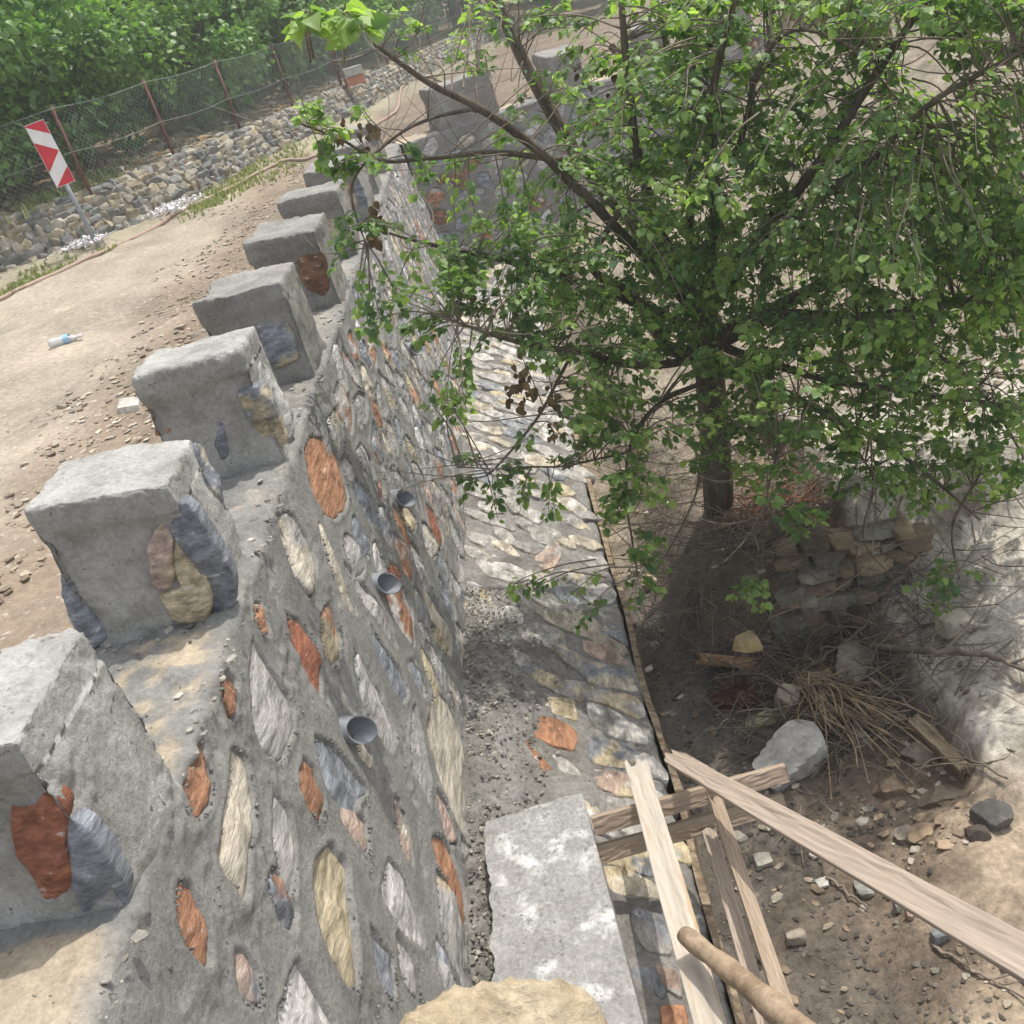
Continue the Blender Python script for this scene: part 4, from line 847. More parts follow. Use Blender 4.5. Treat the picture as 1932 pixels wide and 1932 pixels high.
limb([(1080, 660, 5.2), (1020, 780, 4.95), (930, 880, 4.85), (880, 900, 4.8)], .010, .003)
limb([(1190, 850, 5.0), (1080, 870, 4.9), (960, 880, 4.8), (860, 880, 4.75)], .008, .003)
tk.build('trunk', M_BARK, MT)
LP = np.vstack([l[0][3:] for l in limbs]); LR = np.concatenate([l[1][3:] for l in limbs])
# density field: (centre x, centre y, rx, ry, depth, depth spread, count)
BL = [(1500, 330, 330, 260, 5.2, .55, 150), (1300, 220, 240, 180, 5.5, .5, 75), (1750, 420, 230, 220, 4.9, .5, 110), (1780, 480, 220, 200, 5.0, .5, 110),
      (1420, 560, 220, 150, 5.4, .5, 75), (1120, 420, 150, 130, 5.5, .45, 34), (1060, 200, 120, 180, 5.9, .4, 24), (1620, 720, 230, 130, 4.9, .45, 95), (1800, 760, 150, 150, 4.8, .4, 45),
      (900, 480, 140, 50, 5.2, .2, 26), (820, 560, 110, 70, 5.0, .2, 22), (940, 590, 120, 60, 5.1, .2, 22), (1100, 600, 150, 100, 5.3, .3, 38), (1190, 760, 120, 110, 5.1, .3, 36),
      (1190, 930, 45, 130, 4.8, .12, 24), (1210, 1070, 30, 50, 4.7, .06, 8), (1600, 880, 170, 60, 4.7, .25, 30), (1790, 900, 130, 60, 4.7, .2, 16), (1430, 1090, 35, 30, 4.6, .05, 5),
      (1800, 1090, 50, 30, 4.5, .06, 6), (960, 900, 110, 60, 4.85, .12, 13), (1060, 820, 90, 70, 4.95, .15, 13), (690, 260, 90, 60, 5.0, .1, 12), (590, 230, 40, 40, 4.9, .05, 6),
      (680, 440, 60, 60, 4.95, .1, 8), (720, 560, 50, 70, 4.9, .1, 7), (620, 30, 110, 25, 3.6, .06, 5), (730, 60, 60, 40, 5.1, .1, 5), (900, 60, 60, 90, 5.6, .3, 9), (850, 700, 60, 90, 4.9, .15, 10),
      (1500, 950, 60, 40, 4.6, .1, 5), (1900, 640, 80, 150, 4.7, .2, 22), (1400, 800, 100, 80, 5.1, .2, 16), (880, 340, 90, 60, 5.2, .15, 9), (1000, 1080, 30, 60, 4.75, .05, 3), (1890, 300, 110, 260, 4.7, .35, 90), (1880, 20, 120, 90, 4.8, .4, 70), (1680, 10, 150, 80, 5.0, .5, 70), (1450, -20, 180, 70, 5.3, .5, 60), (1260, -10, 120, 70, 5.6, .5, 34), (1050, 30, 90, 60, 6.0, .3, 12), (1880, 850, 80, 110, 4.6, .15, 18), (1250, 560, 110, 110, 5.6, .3, 45), (1370, 850, 90, 70, 5.2, .15, 16), (1450, 130, 250, 170, 5.6, .6, 130), (1650, 420, 280, 240, 5.5, .5, 150), (1330, 400, 180, 200, 5.7, .4, 100), (1150, 250, 110, 150, 5.9, .4, 30), (1560, 700, 260, 120, 5.3, .3, 80), (1080, 520, 120, 60, 5.2, .2, 22), (1130, 680, 90, 80, 5.2, .2, 22), (1000, 430, 110, 60, 5.3, .2, 22), (1090, 1140, 30, 40, 4.7, .05, 2)]
twig = Acc(); LPn, LD, LN, LSz, LC = [], [], [], [], []
for cx, cy, rx, ry, dep, dsp, cnt in BL:
    if cx > 1150 and cnt > 40: cnt = int(cnt*1.05)
    for _ in range(cnt):
        a = RNG.uniform(0, 6.28); q = math.sqrt(RNG.random()); px = cx+rx*q*math.cos(a); py = cy+ry*q*math.sin(a)
        tgt = ony(px, py, dep+RNG.normal(0, dsp*.6))
        dd = np.linalg.norm(LP-tgt, axis=1); j = int(np.argmin(dd+RNG.random(len(dd))*.12)); b = LP[j]
        if dd[j] > .5: b = tgt+(b-tgt)*(.42/dd[j])
        Lv = tgt-b; ln = np.linalg.norm(Lv)+1e-6
        mid = b+Lv*.5+np.array([0, 0, .10*ln])+RNG.normal(0, .04, 3)*ln
        tip = tgt+np.array([0, 0, -.04])+Lv/ln*.08
        P = spline([b, mid, tgt, tip], 4)
        V, F = tube(P, np.linspace(min(.007, .003+ln*.006), .0015, len(P)), 4, False); twig.add(V, F)
        n = RNG.integers(17, 28); t = RNG.uniform(.25, 1, n)**.75; idx = t*(len(P)-1); i0 = np.clip(idx.astype(int), 0, len(P)-2); fr = (idx-i0)[:, None]
        pos = P[i0]*(1-fr)+P[i0+1]*fr
        tan = P[i0+1]-P[i0]; tan /= (np.linalg.norm(tan, axis=1)[:, None]+1e-9)
        sd = np.cross(tan, (0, 0, 1)); sd /= (np.linalg.norm(sd, axis=1)[:, None]+1e-9); sg = np.where(np.arange(n) % 2, 1, -1)[:, None]
        D = tan*RNG.uniform(.2, .8, (n, 1))+sd*sg*RNG.uniform(.5, 1.2, (n, 1))+np.array([0, 0, -.35])+RNG.normal(0, .3, (n, 3))
        Nn = np.array([.1, -.1, 1.])+RNG.normal(0, .42, (n, 3))
        LPn.append(pos+D*.02); LD.append(D); LN.append(Nn); LSz.append((.017+.036*RNG.random(n)**1.2)*(1.0 if dep > 4 else 1.5))
        fresh = RNG.random()
        LC.append(np.clip(.14+.72*(fresh**2.4)+RNG.normal(0, .17, n)+.25*(t > .9), 0, 1))
P, F, cc = leaves_mesh(np.vstack(LPn), np.vstack(LD), np.vstack(LN), np.concatenate(LSz), np.concatenate(LC))
mesh_obj('crown', P, F, M_LEAF, MT, True, cc)
tr.build('limbs', M_BARK, MT)
for _ in range(300):                                          # bare twigs
    j = RNG.integers(len(LP)); b = LP[j]; d = RNG.normal(0, 1, 3); d[2] = abs(d[2])*.7-.1; d /= np.linalg.norm(d); ln = RNG.uniform(.3, .9)
    P = spline([b, b+d*ln*.5+RNG.normal(0, .04, 3), b+d*ln+np.array([0, 0, .1*ln])+RNG.normal(0, .06, 3)], 5)
    V, F = tube(P, np.linspace(.004, .0012, len(P)), 4, False); twig.add(V, F)
twig.build('twigs', M_TWIG, MT)
# withered leaves hanging on broken shoots
wp, wd, wn, wz, wc = [], [], [], [], []
for cx, cy, rx, ry, dep, cnt in [(985, 720, 22, 60, 4.95, 26), (1050, 790, 20, 45, 4.95, 14), (690, 260, 20, 35, 4.98, 12), (705, 420, 16, 40, 5.1, 22), (1000, 740, 60, 30, 5.0, 20), (1130, 130, 60, 60, 5.8, 20), (880, 560, 25, 20, 5.2, 16), (640, 240, 20, 20, 4.95, 8)]:
    for _ in range(cnt):
        a = RNG.uniform(0, 6.28); q = math.sqrt(RNG.random()); wp.append(ony(cx+rx*q*math.cos(a), cy+ry*q*math.sin(a), dep+RNG.normal(0, .05)))
        wd.append(RNG.normal(0, .35, 3)+np.array([0, 0, -1])); wn.append(RNG.normal(0, 1, 3)); wz.append(RNG.uniform(.03, .06)); wc.append(.5)
P, F, cc = leaves_mesh(np.array(wp), np.array(wd), np.array(wn), np.array(wz), np.array(wc)); mesh_obj('withered_leaves', P, F, M_BROWNLEAF, MT, True)
adopt(MT, n0)

# ------------------------------------------------------------------ orchard behind the fence
def crown_mesh(seed, n=11000, R=(2.0, 2.0, 1.7)):
    rs = np.random.default_rng(seed); K = 46; cs = rs.normal(size=(K, 3)); cs /= np.linalg.norm(cs, axis=1)[:, None]; cs *= rs.uniform(.45, .95, (K, 1)); cs *= np.array(R)
    cr = rs.uniform(.35, .62, K); i = rs.integers(K, size=n); d = rs.normal(size=(n, 3)); d /= np.linalg.norm(d, axis=1)[:, None]
    P = cs[i]+d*cr[i][:, None]*rs.uniform(.55, 1.05, (n, 1)); D = d*.7+rs.normal(0, .5, (n, 3))+np.array([0, 0, -.3]); Nn = d*.6+np.array([0, 0, .8])+rs.normal(0, .35, (n, 3))
    tone = np.clip(.3+.35*rs.random(K)[i]+rs.normal(0, .14, n)+.12*(d[:, 2] > .4), 0, 1)
    return leaves_mesh(P, D, Nn, rs.uniform(.065, .12, n), tone)
protos = []
for k in range(3):
    P, F, cc = crown_mesh(200+k); me = mesh_obj('crown', P, F, M_ORCH, None, True, cc)
    a = Acc(); pts = spline([(0, 0, -2.1), (.05, .03, -1.2), (0, .1, -.3)], 5); V, F2 = tube(pts, np.linspace(.13, .08, len(pts)), 8); a.add(V, F2)
    for b in range(6):
        an = b*1.05; V, F2 = tube(spline([(.03, .05, -1.1+.1*b), (.6*math.cos(an), .6*math.sin(an), -.4), (1.3*math.cos(an), 1.3*math.sin(an), .4)], 4), np.linspace(.05, .012, 9), 6); a.add(V, F2)
    tk_ = a.build('trunk', M_BARK, None); protos.append((me, tk_))
OT = []
for i in range(8):
    y = 13.2+i*2.3; x = float(lx(y))-2.1; OT.append((x+RNG.uniform(-.3, .3), y, RNG.uniform(.85, 1.1)))
for i in range(7):
    y = 14.5+i*3.0; x = float(lx(y))-5.6; OT.append((x+RNG.uniform(-.5, .5), y, RNG.uniform(1.05, 1.35)))
for i in range(5):
    y = 18+i*4.6; x = float(lx(y))-10; OT.append((x, y, RNG.uniform(1.4, 1.8)))
ORD = ['first', 'second', 'third', 'fourth', 'fifth', 'sixth', 'seventh', 'eighth']
used = set()
for i, (x, y, s) in enumerate(OT):
    k = i % 3; root = empty('orchard_tree', (x, y, -1.0), (0, 0, RNG.uniform(0, 6.28))); root.scale = (s, s, s)
    row, j = ('row along the fence', i) if i < 8 else (('middle row', i-8) if i < 15 else ('back row', i-15))
    tag(root, f'fruit tree, {ORD[j]} from the left in the orchard {row}', 'tree', 'fruit trees in the fenced orchard')
    for src in protos[k]:
        c = src if k not in used else src.copy()
        if k in used: C.objects.link(c)
        c.parent = root; c.location = (0, 0, 1.95)
    used.add(k)
for i, (x, y, s_) in enumerate([(-9, 44, 2.2), (-3, 42, 2.0), (3, 41, 2.1), (9, 43, 2.3), (15, 41, 2.1), (21, 44, 2.4), (0, 33, 1.5), (5, 34, 1.6)]):
    root = empty('orchard_tree', (x, y, -1.0), (0, 0, i*1.3)); root.scale = (s_, s_, s_)
    tag(root, f'large leafy tree beyond the bend of the road, {ORD[i]} of the distant group', 'tree', 'trees closing the view beyond the bend')
    for src in protos[i % 3]:
        c = src.copy(); C.objects.link(c); c.parent = root; c.location = (0, 0, 1.95)
# low undergrowth and rubble at the terrace edge
def terr_pos(rs, n):
    y = rs.uniform(10, 24, n); x = lx(y)-.3-rs.random(n)*2.2; return np.column_stack([x, y]), road_z(x, y)
gravel('terrace_rubble', 2200, terr_pos, (.03, .22), [(.40, .34, .25), (.30, .24, .16), (.44, .42, .37), (.36, .25, .13)], 'rubble and fallen stones under the orchard trees', 12)

# ------------------------------------------------------------------ dry stone wall along the road
SW = empty('dry_stone_wall', (-4.3, 12.8, -1.5)); tag(SW, 'low dry stone wall of grey and tan field stones along the far side of the road', 'stone wall')
acc = Acc(); rs = np.random.default_rng(14); y = 9.2
sy = np.linspace(9.0, 34, 1200); sxx = lx(sy); cum = np.concatenate([[0], np.cumsum(np.hypot(np.diff(sy), np.diff(sxx)))]); L = cum[-1]
heights = [.0, .10, .19, .27, .34, .41, .475]
for r_, hb in enumerate(heights):
    u = rs.uniform(0, .1); hh = .12 if r_ < 2 else .095
    while u < L:
        w = rs.uniform(.07, .13+.19*rs.random()); yy = np.interp(u+w/2, cum, sy); xx = np.interp(u+w/2, cum, sxx); tx = np.interp(u+w/2+.1, cum, sxx)-xx; ty = np.interp(u+w/2+.1, cum, sy)-yy; an = math.atan2(ty, tx)
        h_ = hh*rs.uniform(.85, 1.35); V, F = rock_mesh(int(rs.integers(1e6)), (w*1.12, .17, h_*1.2), 3, 12, .05)
        t = rs.normal(0, .09); V = np.column_stack([V[:, 0]*math.cos(t)-V[:, 2]*math.sin(t), V[:, 1], V[:, 0]*math.sin(t)+V[:, 2]*math.cos(t)])
        px_ = V[:, 0]*math.cos(an)-V[:, 1]*math.sin(an); py_ = V[:, 0]*math.sin(an)+V[:, 1]*math.cos(an)
        c = np.array([(.30, .28, .24), (.24, .245, .24), (.34, .295, .22), (.20, .205, .205), (.36, .34, .30)][rs.integers(5)])*rs.uniform(.8, 1.15)
        off = -.05-.03*r_; nx, ny = -math.sin(an), math.cos(an)
        acc.add(np.column_stack([px_+xx+nx*-off*1, py_+yy+ny*-off*1, V[:, 2]+road_z(np.array([-3.]), np.array([12.]))[0]+.07+hb]), F, c); u += w*.95
o = acc.build('stacked_stone', M_ROCK, SW, True, True); o.data.set_sharp_from_angle(angle=.5)
core = Acc(); 
for a in range(0, 1199, 12):
    b = min(a+12, 1199); x0, y0, x1, y1 = sxx[a], sy[a], sxx[b], sy[b]
    n_ = np.array([-(y1-y0), (x1-x0)]); n_ /= np.linalg.norm(n_); q = [np.array([x0, y0])+n_*.13, np.array([x1, y1])+n_*.13, np.array([x1, y1])+n_*.34, np.array([x0, y0])+n_*.34]
    V = [(*p, -1.6) for p in q]+[(*p, -1.02) for p in q]; core.add(V, [[0, 1, 5, 4], [1, 2, 6, 5], [2, 3, 7, 6], [3, 0, 4, 7], [4, 5, 6, 7]])
core.build('earth_core', M_EARTH, SW, False)
for c in SW.children: c.matrix_parent_inverse = Matrix.Translation((4.3, -12.8, 1.5))
SW.matrix_world = Matrix.Translation((-4.3, 12.8, -1.5))

# ------------------------------------------------------------------ chain-link fence
FE = empty('chain_link_fence', (-4.4, 13.5, -1.0)); tag(FE, 'chain link fence on rusty red posts standing on the dry stone wall', 'fence')
PB = []
def fline(y): return float(lx(y))-.22
for yb in (9.6, 11.15, 12.62, 14.05, 15.55, 17.3, 19.5, 22.2, 25.5, 29, 33): PB.append(np.array([fline(yb), yb, -1.0]))
HT = 1.02
for p in PB:
    top = p+np.array([-.03, .02, HT]); V, F = tube([p+np.array([0, 0, -.1]), top], .022, 8); mesh_obj('fence_post', V, F, M_RUST, FE)
wa = Acc()
for a, b in zip(PB[:-1], PB[1:]):
    L_ = np.linalg.norm(b-a); n = int(L_/.075); u = (b-a)/L_; zs = 14
    for k in range(-zs, n):
        for sg in (1, -1):
            pts = []
            for t in np.linspace(0, 1, 7):
                xx = (k+t*zs)*.075 if sg > 0 else (k+zs-t*zs)*.075
                if 0 <= xx <= L_: 
                    q = a+u*xx+np.array([0, 0, .02+t*(HT-.04)]); sag = .03*math.sin(xx/L_*math.pi); q[2] -= sag*t; pts.append(q)
            if len(pts) > 1: V, F = tube(pts, .0015, 3, False); wa.add(V, F)
    for hz in (.03, .5, HT-.03):
        pts = [a+u*x_+np.array([0, 0, hz-.035*math.sin(x_/L_*math.pi)]) for x_ in np.linspace(0, L_, 8)]; V, F = tube(pts, .0035, 4, False); wa.add(V, F)
wa.build('wire_mesh', M_WIRE, FE)
for c in FE.children: c.matrix_parent_inverse = Matrix.Translation((4.4, -13.5, 1.0))
FE.matrix_world = Matrix.Translation((-4.4, 13.5, -1.0))

# ------------------------------------------------------------------ hazard sign
def build_sign():
    b = onz(183, 460, -1.46); Y = b[1]; t0 = ony(125, 348, Y); t1 = ony(65, 235, Y)
    ax = t1-b; ax /= np.linalg.norm(ax)
    S_ = empty('hazard_sign', tuple(b)); tag(S_, 'leaning red and white striped hazard marker on a grey post by the stone wall', 'road sign')
    Hs = np.linalg.norm(ony(62, 232, Y)-t0)
    side = np.array([.93, .36, 0.]); side -= ax*np.dot(side, ax); side /= np.linalg.norm(side); nn = np.cross(side, ax); nn = nn if nn[1] < 0 else -nn
    top = b+ax*(np.linalg.norm(t0-b)+Hs*.55)
    V, F = tube([(b-ax*.1)-b, top-b], .026, 12); mesh_obj('post', V, F, M_STEEL, S_)
    bw = .21; base = t0-b; cen = base+nn*.035
    th = .006; bx_ = Acc(); V = []
    for d_ in (0, -th):
        for u, v in ((-bw/2, 0), (bw/2, 0), (bw/2, Hs), (-bw/2, Hs)): V.append(cen+side*u+ax*v+nn*d_)
    Mw = mat('sign_white', (.70, .70, .69), (.8, .8, .79), 8, .45, .05, 40, .06, spots=[((.42, .4, .38), 16, .7, .03)]); Mr = mat('sign_red', (.50, .02, .035), (.6, .035, .05), 8, .4, .05, 40, .08)
    mesh_obj('board', V, [[0, 1, 2, 3], [7, 6, 5, 4], [0, 4, 5, 1], [1, 5, 6, 2], [2, 6, 7, 3], [3, 7, 4, 0]], Mw, S_, False)
    # three red fields, mirrored half way down the board
    l_, r_ = -bw/2+.004, bw/2-.004
    for P in ([(l_, .97), (r_, .77), (r_, .992), (l_, .992)], [(l_, .25), (r_, .51), (l_, .73)], [(l_, .008), (r_, .008), (r_, .25)]):
        mesh_obj('red_band', [cen+side*u+ax*v*Hs+nn*.0015 for u, v in P], [list(range(len(P)))], Mr, S_, False)
build_sign()

# ------------------------------------------------------------------ hose, litter, bottle, blocks
hp = [onz(-60, 585, -1.48), onz(0, 562, -1.48), onz(110, 512, -1.48), onz(230, 455, -1.48), onz(350, 395, -1.48), onz(450, 350, -1.48), onz(530, 312, -1.48), onz(610, 285, -1.48), onz(700, 232, -1.48), onz(745, 208, -1.48), onz(765, 172, -1.48), onz(800, 157, -1.48), onz(860, 150, -1.48)]
hp = spline(hp, 8); hp[:, 2] = road_z(hp[:, 0], hp[:, 1])+.02; V, F = tube(hp, .025, 10); o = mesh_obj('hose', V, F, M_HOSE); keep_loc(o, hp[0]); tag(o, 'thick orange hose lying along the far edge of the dirt road', 'hose')
def litter(px, py, n, rx, ry, seed, label):
    rs = np.random.default_rng(seed); a = Acc(); c = hit(px, py, road_z, -1.45)
    for _ in range(n):
        p = c+np.array([rs.normal(0, rx), rs.normal(0, ry), .02+abs(rs.normal(0, .02))]); L_ = rs.uniform(.05, .16); an = rs.uniform(0, 3.14); pts = [p+np.array([math.cos(an+k*.3)*L_*k/4, math.sin(an+k*.3)*L_*k/4, .02*math.sin(k+rs.random()*3)]) for k in range(5)]
        w = rs.uniform(.006, .02); V = []
        for q in pts: V += [q+np.array([0, 0, w]), q+np.array([w*math.sin(an), -w*math.cos(an), -w*.2])]
        a.add(V, [[2*k, 2*k+1, 2*k+3, 2*k+2] for k in range(4)])
    o = a.build('plastic_litter', M_WHITE, None, True); sd = o.modifiers.new('thickness', 'SOLIDIFY'); sd.thickness = .002; keep_loc(o, c); tag(o, label, 'litter'); return o
litter(325, 396, 200, .14, .22, 3, 'long heap of shredded white and pink plastic strips beside the hose')
litter(165, 463, 110, .12, .12, 4, 'small tangle of pinkish plastic tape around the sign post')
def bottle():
    a = hit(97, 657, road_z, -1.5)+np.array([0, 0, .035]); b = hit(158, 640, road_z, -1.5)+np.array([0, 0, .03]); L_ = np.linalg.norm(b-a)
    R = empty('plastic_bottle', tuple(a)); x = Vector((b-a)/L_); q = x.to_track_quat('X', 'Z'); R.rotation_mode = 'QUATERNION'; R.rotation_quaternion = q
    tag(R, 'crushed clear water bottle with a blue label lying on the road', 'bottle')
    Mp = bpy.data.materials.new('clear_plastic'); Mp.use_nodes = True; B = Mp.node_tree.nodes['Principled BSDF']; B.inputs['Base Color'].default_value = (.82, .84, .84, 1); B.inputs['Roughness'].default_value = .25; B.inputs['Transmission Weight'].default_value = .55; B.inputs['IOR'].default_value = 1.3
    Ml = mat('blue_label', (.2, .42, .58), (.3, .52, .66), 20, .5, 0, 40, .05)
    prof = [(0, .001), (0, .030), (.01, .036), (.05, .035), (.06, .033), (.10, .036), (.112, .036), (.155, .035), (.175, .03), (.20, .02), (.215, .013), (.225, .013)]
    n = 20; V = []
    for s, r in prof:
        s = s/.24*L_*.96
        for k in range(n):
            an = 2*math.pi*k/n; rr = r*(1-.28*max(0, math.sin(an*1+.4))*(s > .15)); V.append((s, rr*math.cos(an), rr*math.sin(an)*.9))
    F = [[i*n+k, i*n+(k+1) % n, (i+1)*n+(k+1) % n, (i+1)*n+k] for i in range(len(prof)-1) for k in range(n)]+[list(range((len(prof)-1)*n, len(prof)*n))]
    mesh_obj('bottle_body', V, F, Mp, R)
    V, F = tube([(.115, 0, 0), (.155, 0, 0)], .0375, 20, False); mesh_obj('label_band', V, F, Ml, R)
    V, F = tube([(L_*.9, 0, 0), (L_*.98, 0, 0)], .016, 14); mesh_obj('cap', V, F, M_WHITE, R)
bottle()
def brick(px, py, z, dims, m_, name, label, rz):
    p = onz(px, py, z); V, F = rounded_block(*dims, int(px), 10, .01, .006, False, False); V -= np.array([-dims[0]/2, dims[1]/2, -dims[2]]); o = mesh_obj(name, V, F, m_); o.location = p; o.rotation_euler = (0, 0, rz); tag(o, label, 'brick'); return p
p = brick(672, 160, -.98, (.36, .2, .15), M_BRICK, 'brick', 'red brick on top of the dry stone wall under a grey block', .3)
V, F = rounded_block(.34, .2, .15, 8, 10, .01, .006, False, False); V -= np.array([-.17, .1, -.15]); o = mesh_obj('concrete_block', V, F, M_BLOCKG); o.location = (p[0], p[1], p[2]+.152); o.rotation_euler = (0, 0, .4); tag(o, 'grey block resting on the red brick beside a fence post', 'block')

# ------------------------------------------------------------------ grass and weeds
def tufts(name, spots, label, seed, fn=road_z, hgt=(.03, .09)):
    rs = np.random.default_rng(seed); V = []; F = []; col = []
    for px, py, rx, ry, n in spots:
        c = hit(px, py, fn, -1.45)
        for _ in range(n):
            x = c[0]+rs.normal(0, rx); y = c[1]+rs.normal(0, ry); z = float(fn(np.array([x]), np.array([y]))[0]); h = rs.uniform(*hgt); a = rs.uniform(0, 6.28); w = rs.uniform(.008, .02); ln = rs.uniform(.1, .7)*h
            d = np.array([math.cos(a), math.sin(a), 0]); s_ = np.array([-math.sin(a), math.cos(a), 0])*w; b = np.array([x, y, z-.01]); k = len(V)
            V += [b-s_, b+s_, b+d*ln*.4+s_*.8+np.array([0, 0, h*.6]), b+d*ln*.4-s_*.8+np.array([0, 0, h*.6]), b+d*ln+np.array([0, 0, h])]; F += [[k, k+1, k+2, k+3], [k+3, k+2, k+4]]; t = rs.random(); col += [(t, t, t)]*5
    o = mesh_obj(name, V, F, M_GRASS, None, False, np.array(col)); tag(o, label, 'grass', kind='stuff')
tufts('verge_grass', [(240, 420, .10, .22, 260), (400, 370, .12, .5, 500), (470, 335, .12, .6, 420), (30, 525, .12, .3, 420), (100, 495, .1, .2, 120), (545, 300, .12, .8, 260), (195, 465, .08, .1, 60)], 'green weeds and grass at the foot of the dry stone wall', 3)
tufts('dry_grass', [(120, 372, .12, .5, 220), (190, 342, .1, .3, 200), (60, 395, .1, .3, 120)], 'straw coloured grass along the top of the dry stone wall', 5, lambda X, Y: np.full(np.shape(X), -.98), (.06, .2))

# ------------------------------------------------------------------ brushwood, reeds, driftwood
def branch(pts, r0, r1, label, material=M_TWIG, name='dry_branch', twigs=5, seed=0):
    rs = np.random.default_rng(seed); a = Acc(); P = spline([hit(x, y, bed_z)+np.array([0, 0, h]) for x, y, h in pts], 8); P[1:-1] += rs.normal(0, .006, (len(P)-2, 3)); V, F = tube(P, np.linspace(r0, r1, len(P)), 7); a.add(V, F)
    for _ in range(twigs):
        j = rs.integers(len(P)//3, len(P)); d = rs.normal(0, 1, 3); d[2] = abs(d[2])*.4; d /= np.linalg.norm(d); L_ = rs.uniform(.15, .4)
        V, F = tube(spline([P[j], P[j]+d*L_*.5+rs.normal(0, .02, 3), P[j]+d*L_+rs.normal(0, .04, 3)], 4), np.linspace(r1, .0015, 9), 4, False); a.add(V, F)
    o = a.build(name, material); keep_loc(o, P[0]); tag(o, label, 'branch'); return o
branch([(1640, 1245, .10), (1760, 1262, .12), (1850, 1268, .12), (1960, 1300, .1)], .020, .014, 'smooth grey branch lying across the white rock shelf', seed=1)
branch([(1560, 1340, .06), (1480, 1310, .08), (1400, 1275, .05), (1330, 1245, .04)], .010, .006, 'thin branch reaching left onto the black mud', seed=2)
branch([(1660, 1150, .10), (1730, 1090, .12), (1780, 1040, .1), (1800, 1000, .1)], .016, .008, 'crooked dark branch leaning on the white rock shelf', seed=3)
branch([(1640, 1300, .08), (1720, 1360, .10), (1800, 1430, .06), (1900, 1480, .04)], .012, .006, 'curved brown branch running down towards the sand bank', seed=4)
branch([(1500, 1290, .05), (1600, 1240, .12), (1660, 1190, .12)], .014, .006, 'dark branch bridging the boulders under the mound', seed=5)
branch([(1560, 1660, .02), (1600, 1690, .02), (1640, 1720, .02)], .007, .005, 'short straight stick on the mud beside the cobbles', seed=6, twigs=0)
branch([(1760, 1790, .02), (1850, 1840, .02), (1950, 1900, .02)], .008, .004, 'thin stick half buried at the lower right edge', seed=7, twigs=2)
def reeds():
    rs = np.random.default_rng(8); a = Acc(); c0 = hit(1500, 1290, bed_z); c1 = hit(1700, 1430, bed_z)
    for _ in range(85):
        t0 = rs.uniform(0, .5); t1 = t0+rs.uniform(.2, .65); n = rs.normal(0, 1, 3)*np.array([.07, .10, 0])
        p = c0+(c1-c0)*t0+n*.6+np.array([0, 0, .07+rs.random()*.06]); q = c0+(c1-c0)*t1+n*1.1+rs.normal(0, .12, 3)*np.array([1, 1, .2])+np.array([0, 0, .03+rs.random()*.09]); m_ = (p+q)/2+np.array([0, 0, .04])+rs.normal(0, .03, 3)
        V, F = tube(spline([p, m_, q], 4), rs.uniform(.0015, .0048), 4, False); a.add(V, F)
    o = a.build('reed_bundle', M_DRY); keep_loc(o, c0); tag(o, 'bundle of split dry reed stems flattened over the rocks', 'dry reeds')
reeds()
def brush(name, cx, cy, rx, ry, n, seed, material, label, hgt=.3):
    rs = np.random.default_rng(seed); a = Acc(); c = hit(cx, cy, bed_z)
    for _ in range(n):
        x = c[0]+rs.normal(0, rx); y = c[1]+rs.normal(0, ry); z = float(bed_z(np.array([x]), np.array([y]))[0]); an = rs.uniform(0, 6.28); L_ = rs.uniform(.12, .5); h = rs.uniform(.0, hgt*.6)
        p = np.array([x, y, z+rs.random()*.05]); q = p+np.array([math.cos(an)*L_, math.sin(an)*L_, h]); q[2] = max(q[2], float(bed_z(np.array([q[0]]), np.array([q[1]]))[0])+.01)
        V, F = tube(spline([p, (p+q)/2+rs.normal(0, .035, 3), q], 3), rs.uniform(.0015, .005), 3, False); a.add(V, F)
    o = a.build(name, material); keep_loc(o, c); tag(o, label, 'brushwood', kind='stuff')
brush('root_tangle', 1420, 1060, .32, .22, 330, 21, M_TWIG, 'tangle of roots and twigs below the trunk')
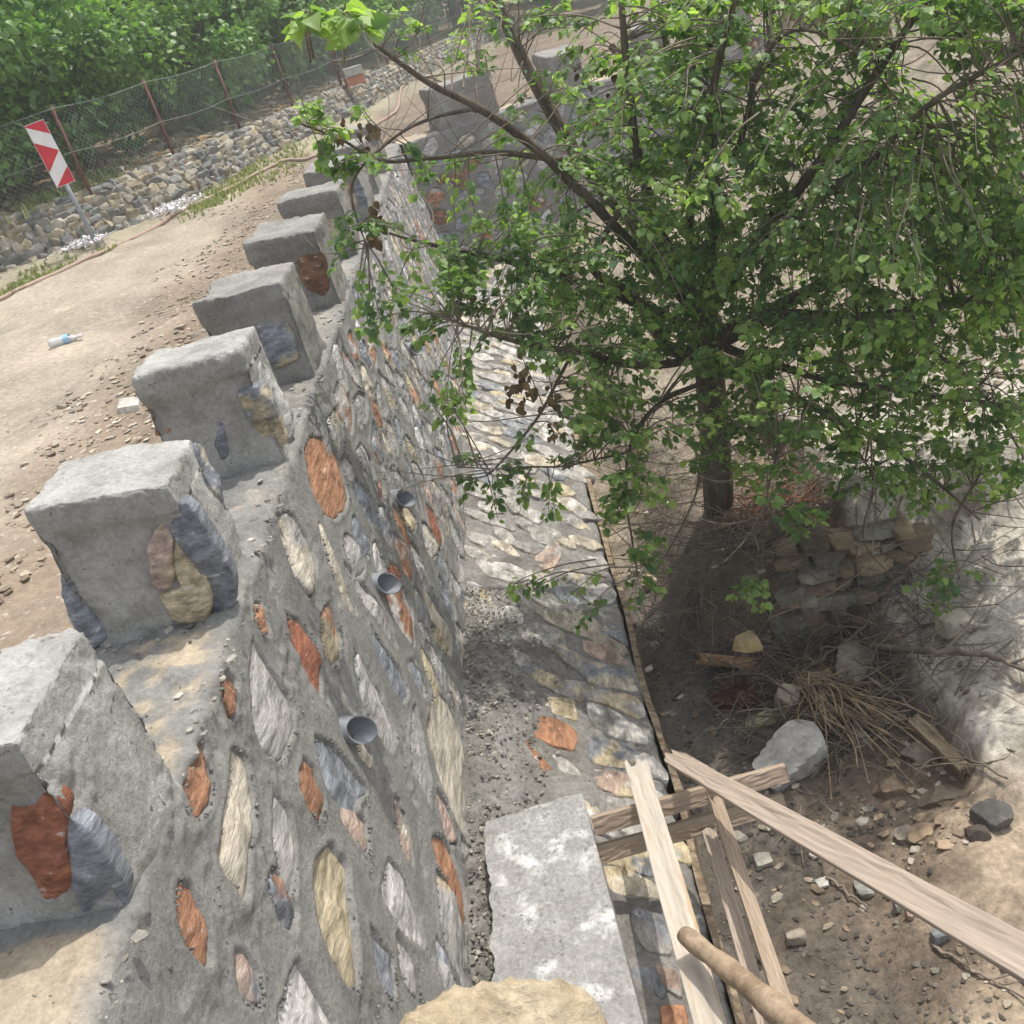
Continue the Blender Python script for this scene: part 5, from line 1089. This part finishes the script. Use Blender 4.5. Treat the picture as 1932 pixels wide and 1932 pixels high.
brush('leaf_litter', 1330, 900, .45, .7, 300, 22, M_TWIG, 'twigs and litter scattered behind the trunk', .12)
brush('brushwood', 1660, 1240, .35, .35, 160, 23, M_TWIG, 'matted brushwood caught between boulders and rock shelf', .2)
brush('brushwood', 1750, 880, .6, .8, 150, 24, M_TWIG, 'loose twigs lying on the pale bank behind the tree', .15)
brush('brushwood', 1570, 1330, .3, .28, 380, 27, M_TWIG, 'snapped twigs lying over the dry reeds and rocks', .12)
brush('red_roots', 1480, 1090, .16, .10, 90, 25, mat('red_root', (.2, .08, .04), (.34, .15, .08), 9, .9, .2, 30, .2), 'reddish fine roots hanging from the mound', .12)
def root_clump(px, py, r, label):
    rs = np.random.default_rng(3); a = Acc(); c = hit(px, py, bed_z)+np.array([0, 0, .03])
    V, F = rock_mesh(5, (r*1.5, r, r*.7), 3, 20, .12); a.add(V+c, F)
    for _ in range(150):
        d = rs.normal(0, 1, 3); d[2] = abs(d[2]); d /= np.linalg.norm(d); d2 = d+rs.normal(0, .6, 3); p = c+d*r*.45*np.array([1.4, 1, .7]); V, F = tube(spline([p, p+d2*.03, p+d2*.05+rs.normal(0, .03, 3)], 3), .0018, 3, False); a.add(V, F)
    o = a.build('root_clump', mat('dark_red_fibre', (.05, .022, .016), (.13, .055, .038), 20, .9, .8, 40, .4)); keep_loc(o, c); tag(o, label, 'root clump')
root_clump(1390, 1328, .15, 'dark red fibrous root clump on the black mud')
plank(hit(1725, 1385, bed_z)+np.array([0, 0, .09]), hit(1825, 1470, bed_z)+np.array([0, 0, .05]), .07, .05, M_BARKY, 'rotten grey timber lying in the hollow above the sand', name='rotten_timber', rag0=.02, rag1=.02, seed=12)
plank(hit(1320, 1250, bed_z)+np.array([0, 0, .03]), hit(1420, 1262, bed_z)+np.array([0, 0, .04]), .075, .03, mat('orange_driftwood', (.30, .16, .08), (.5, .32, .18), 5, .85, .5, 20, .3, stretch=(1, 6, 6)), 'orange brown driftwood slab lying on the black mud', name='driftwood', rag0=.04, rag1=.05, seed=13)
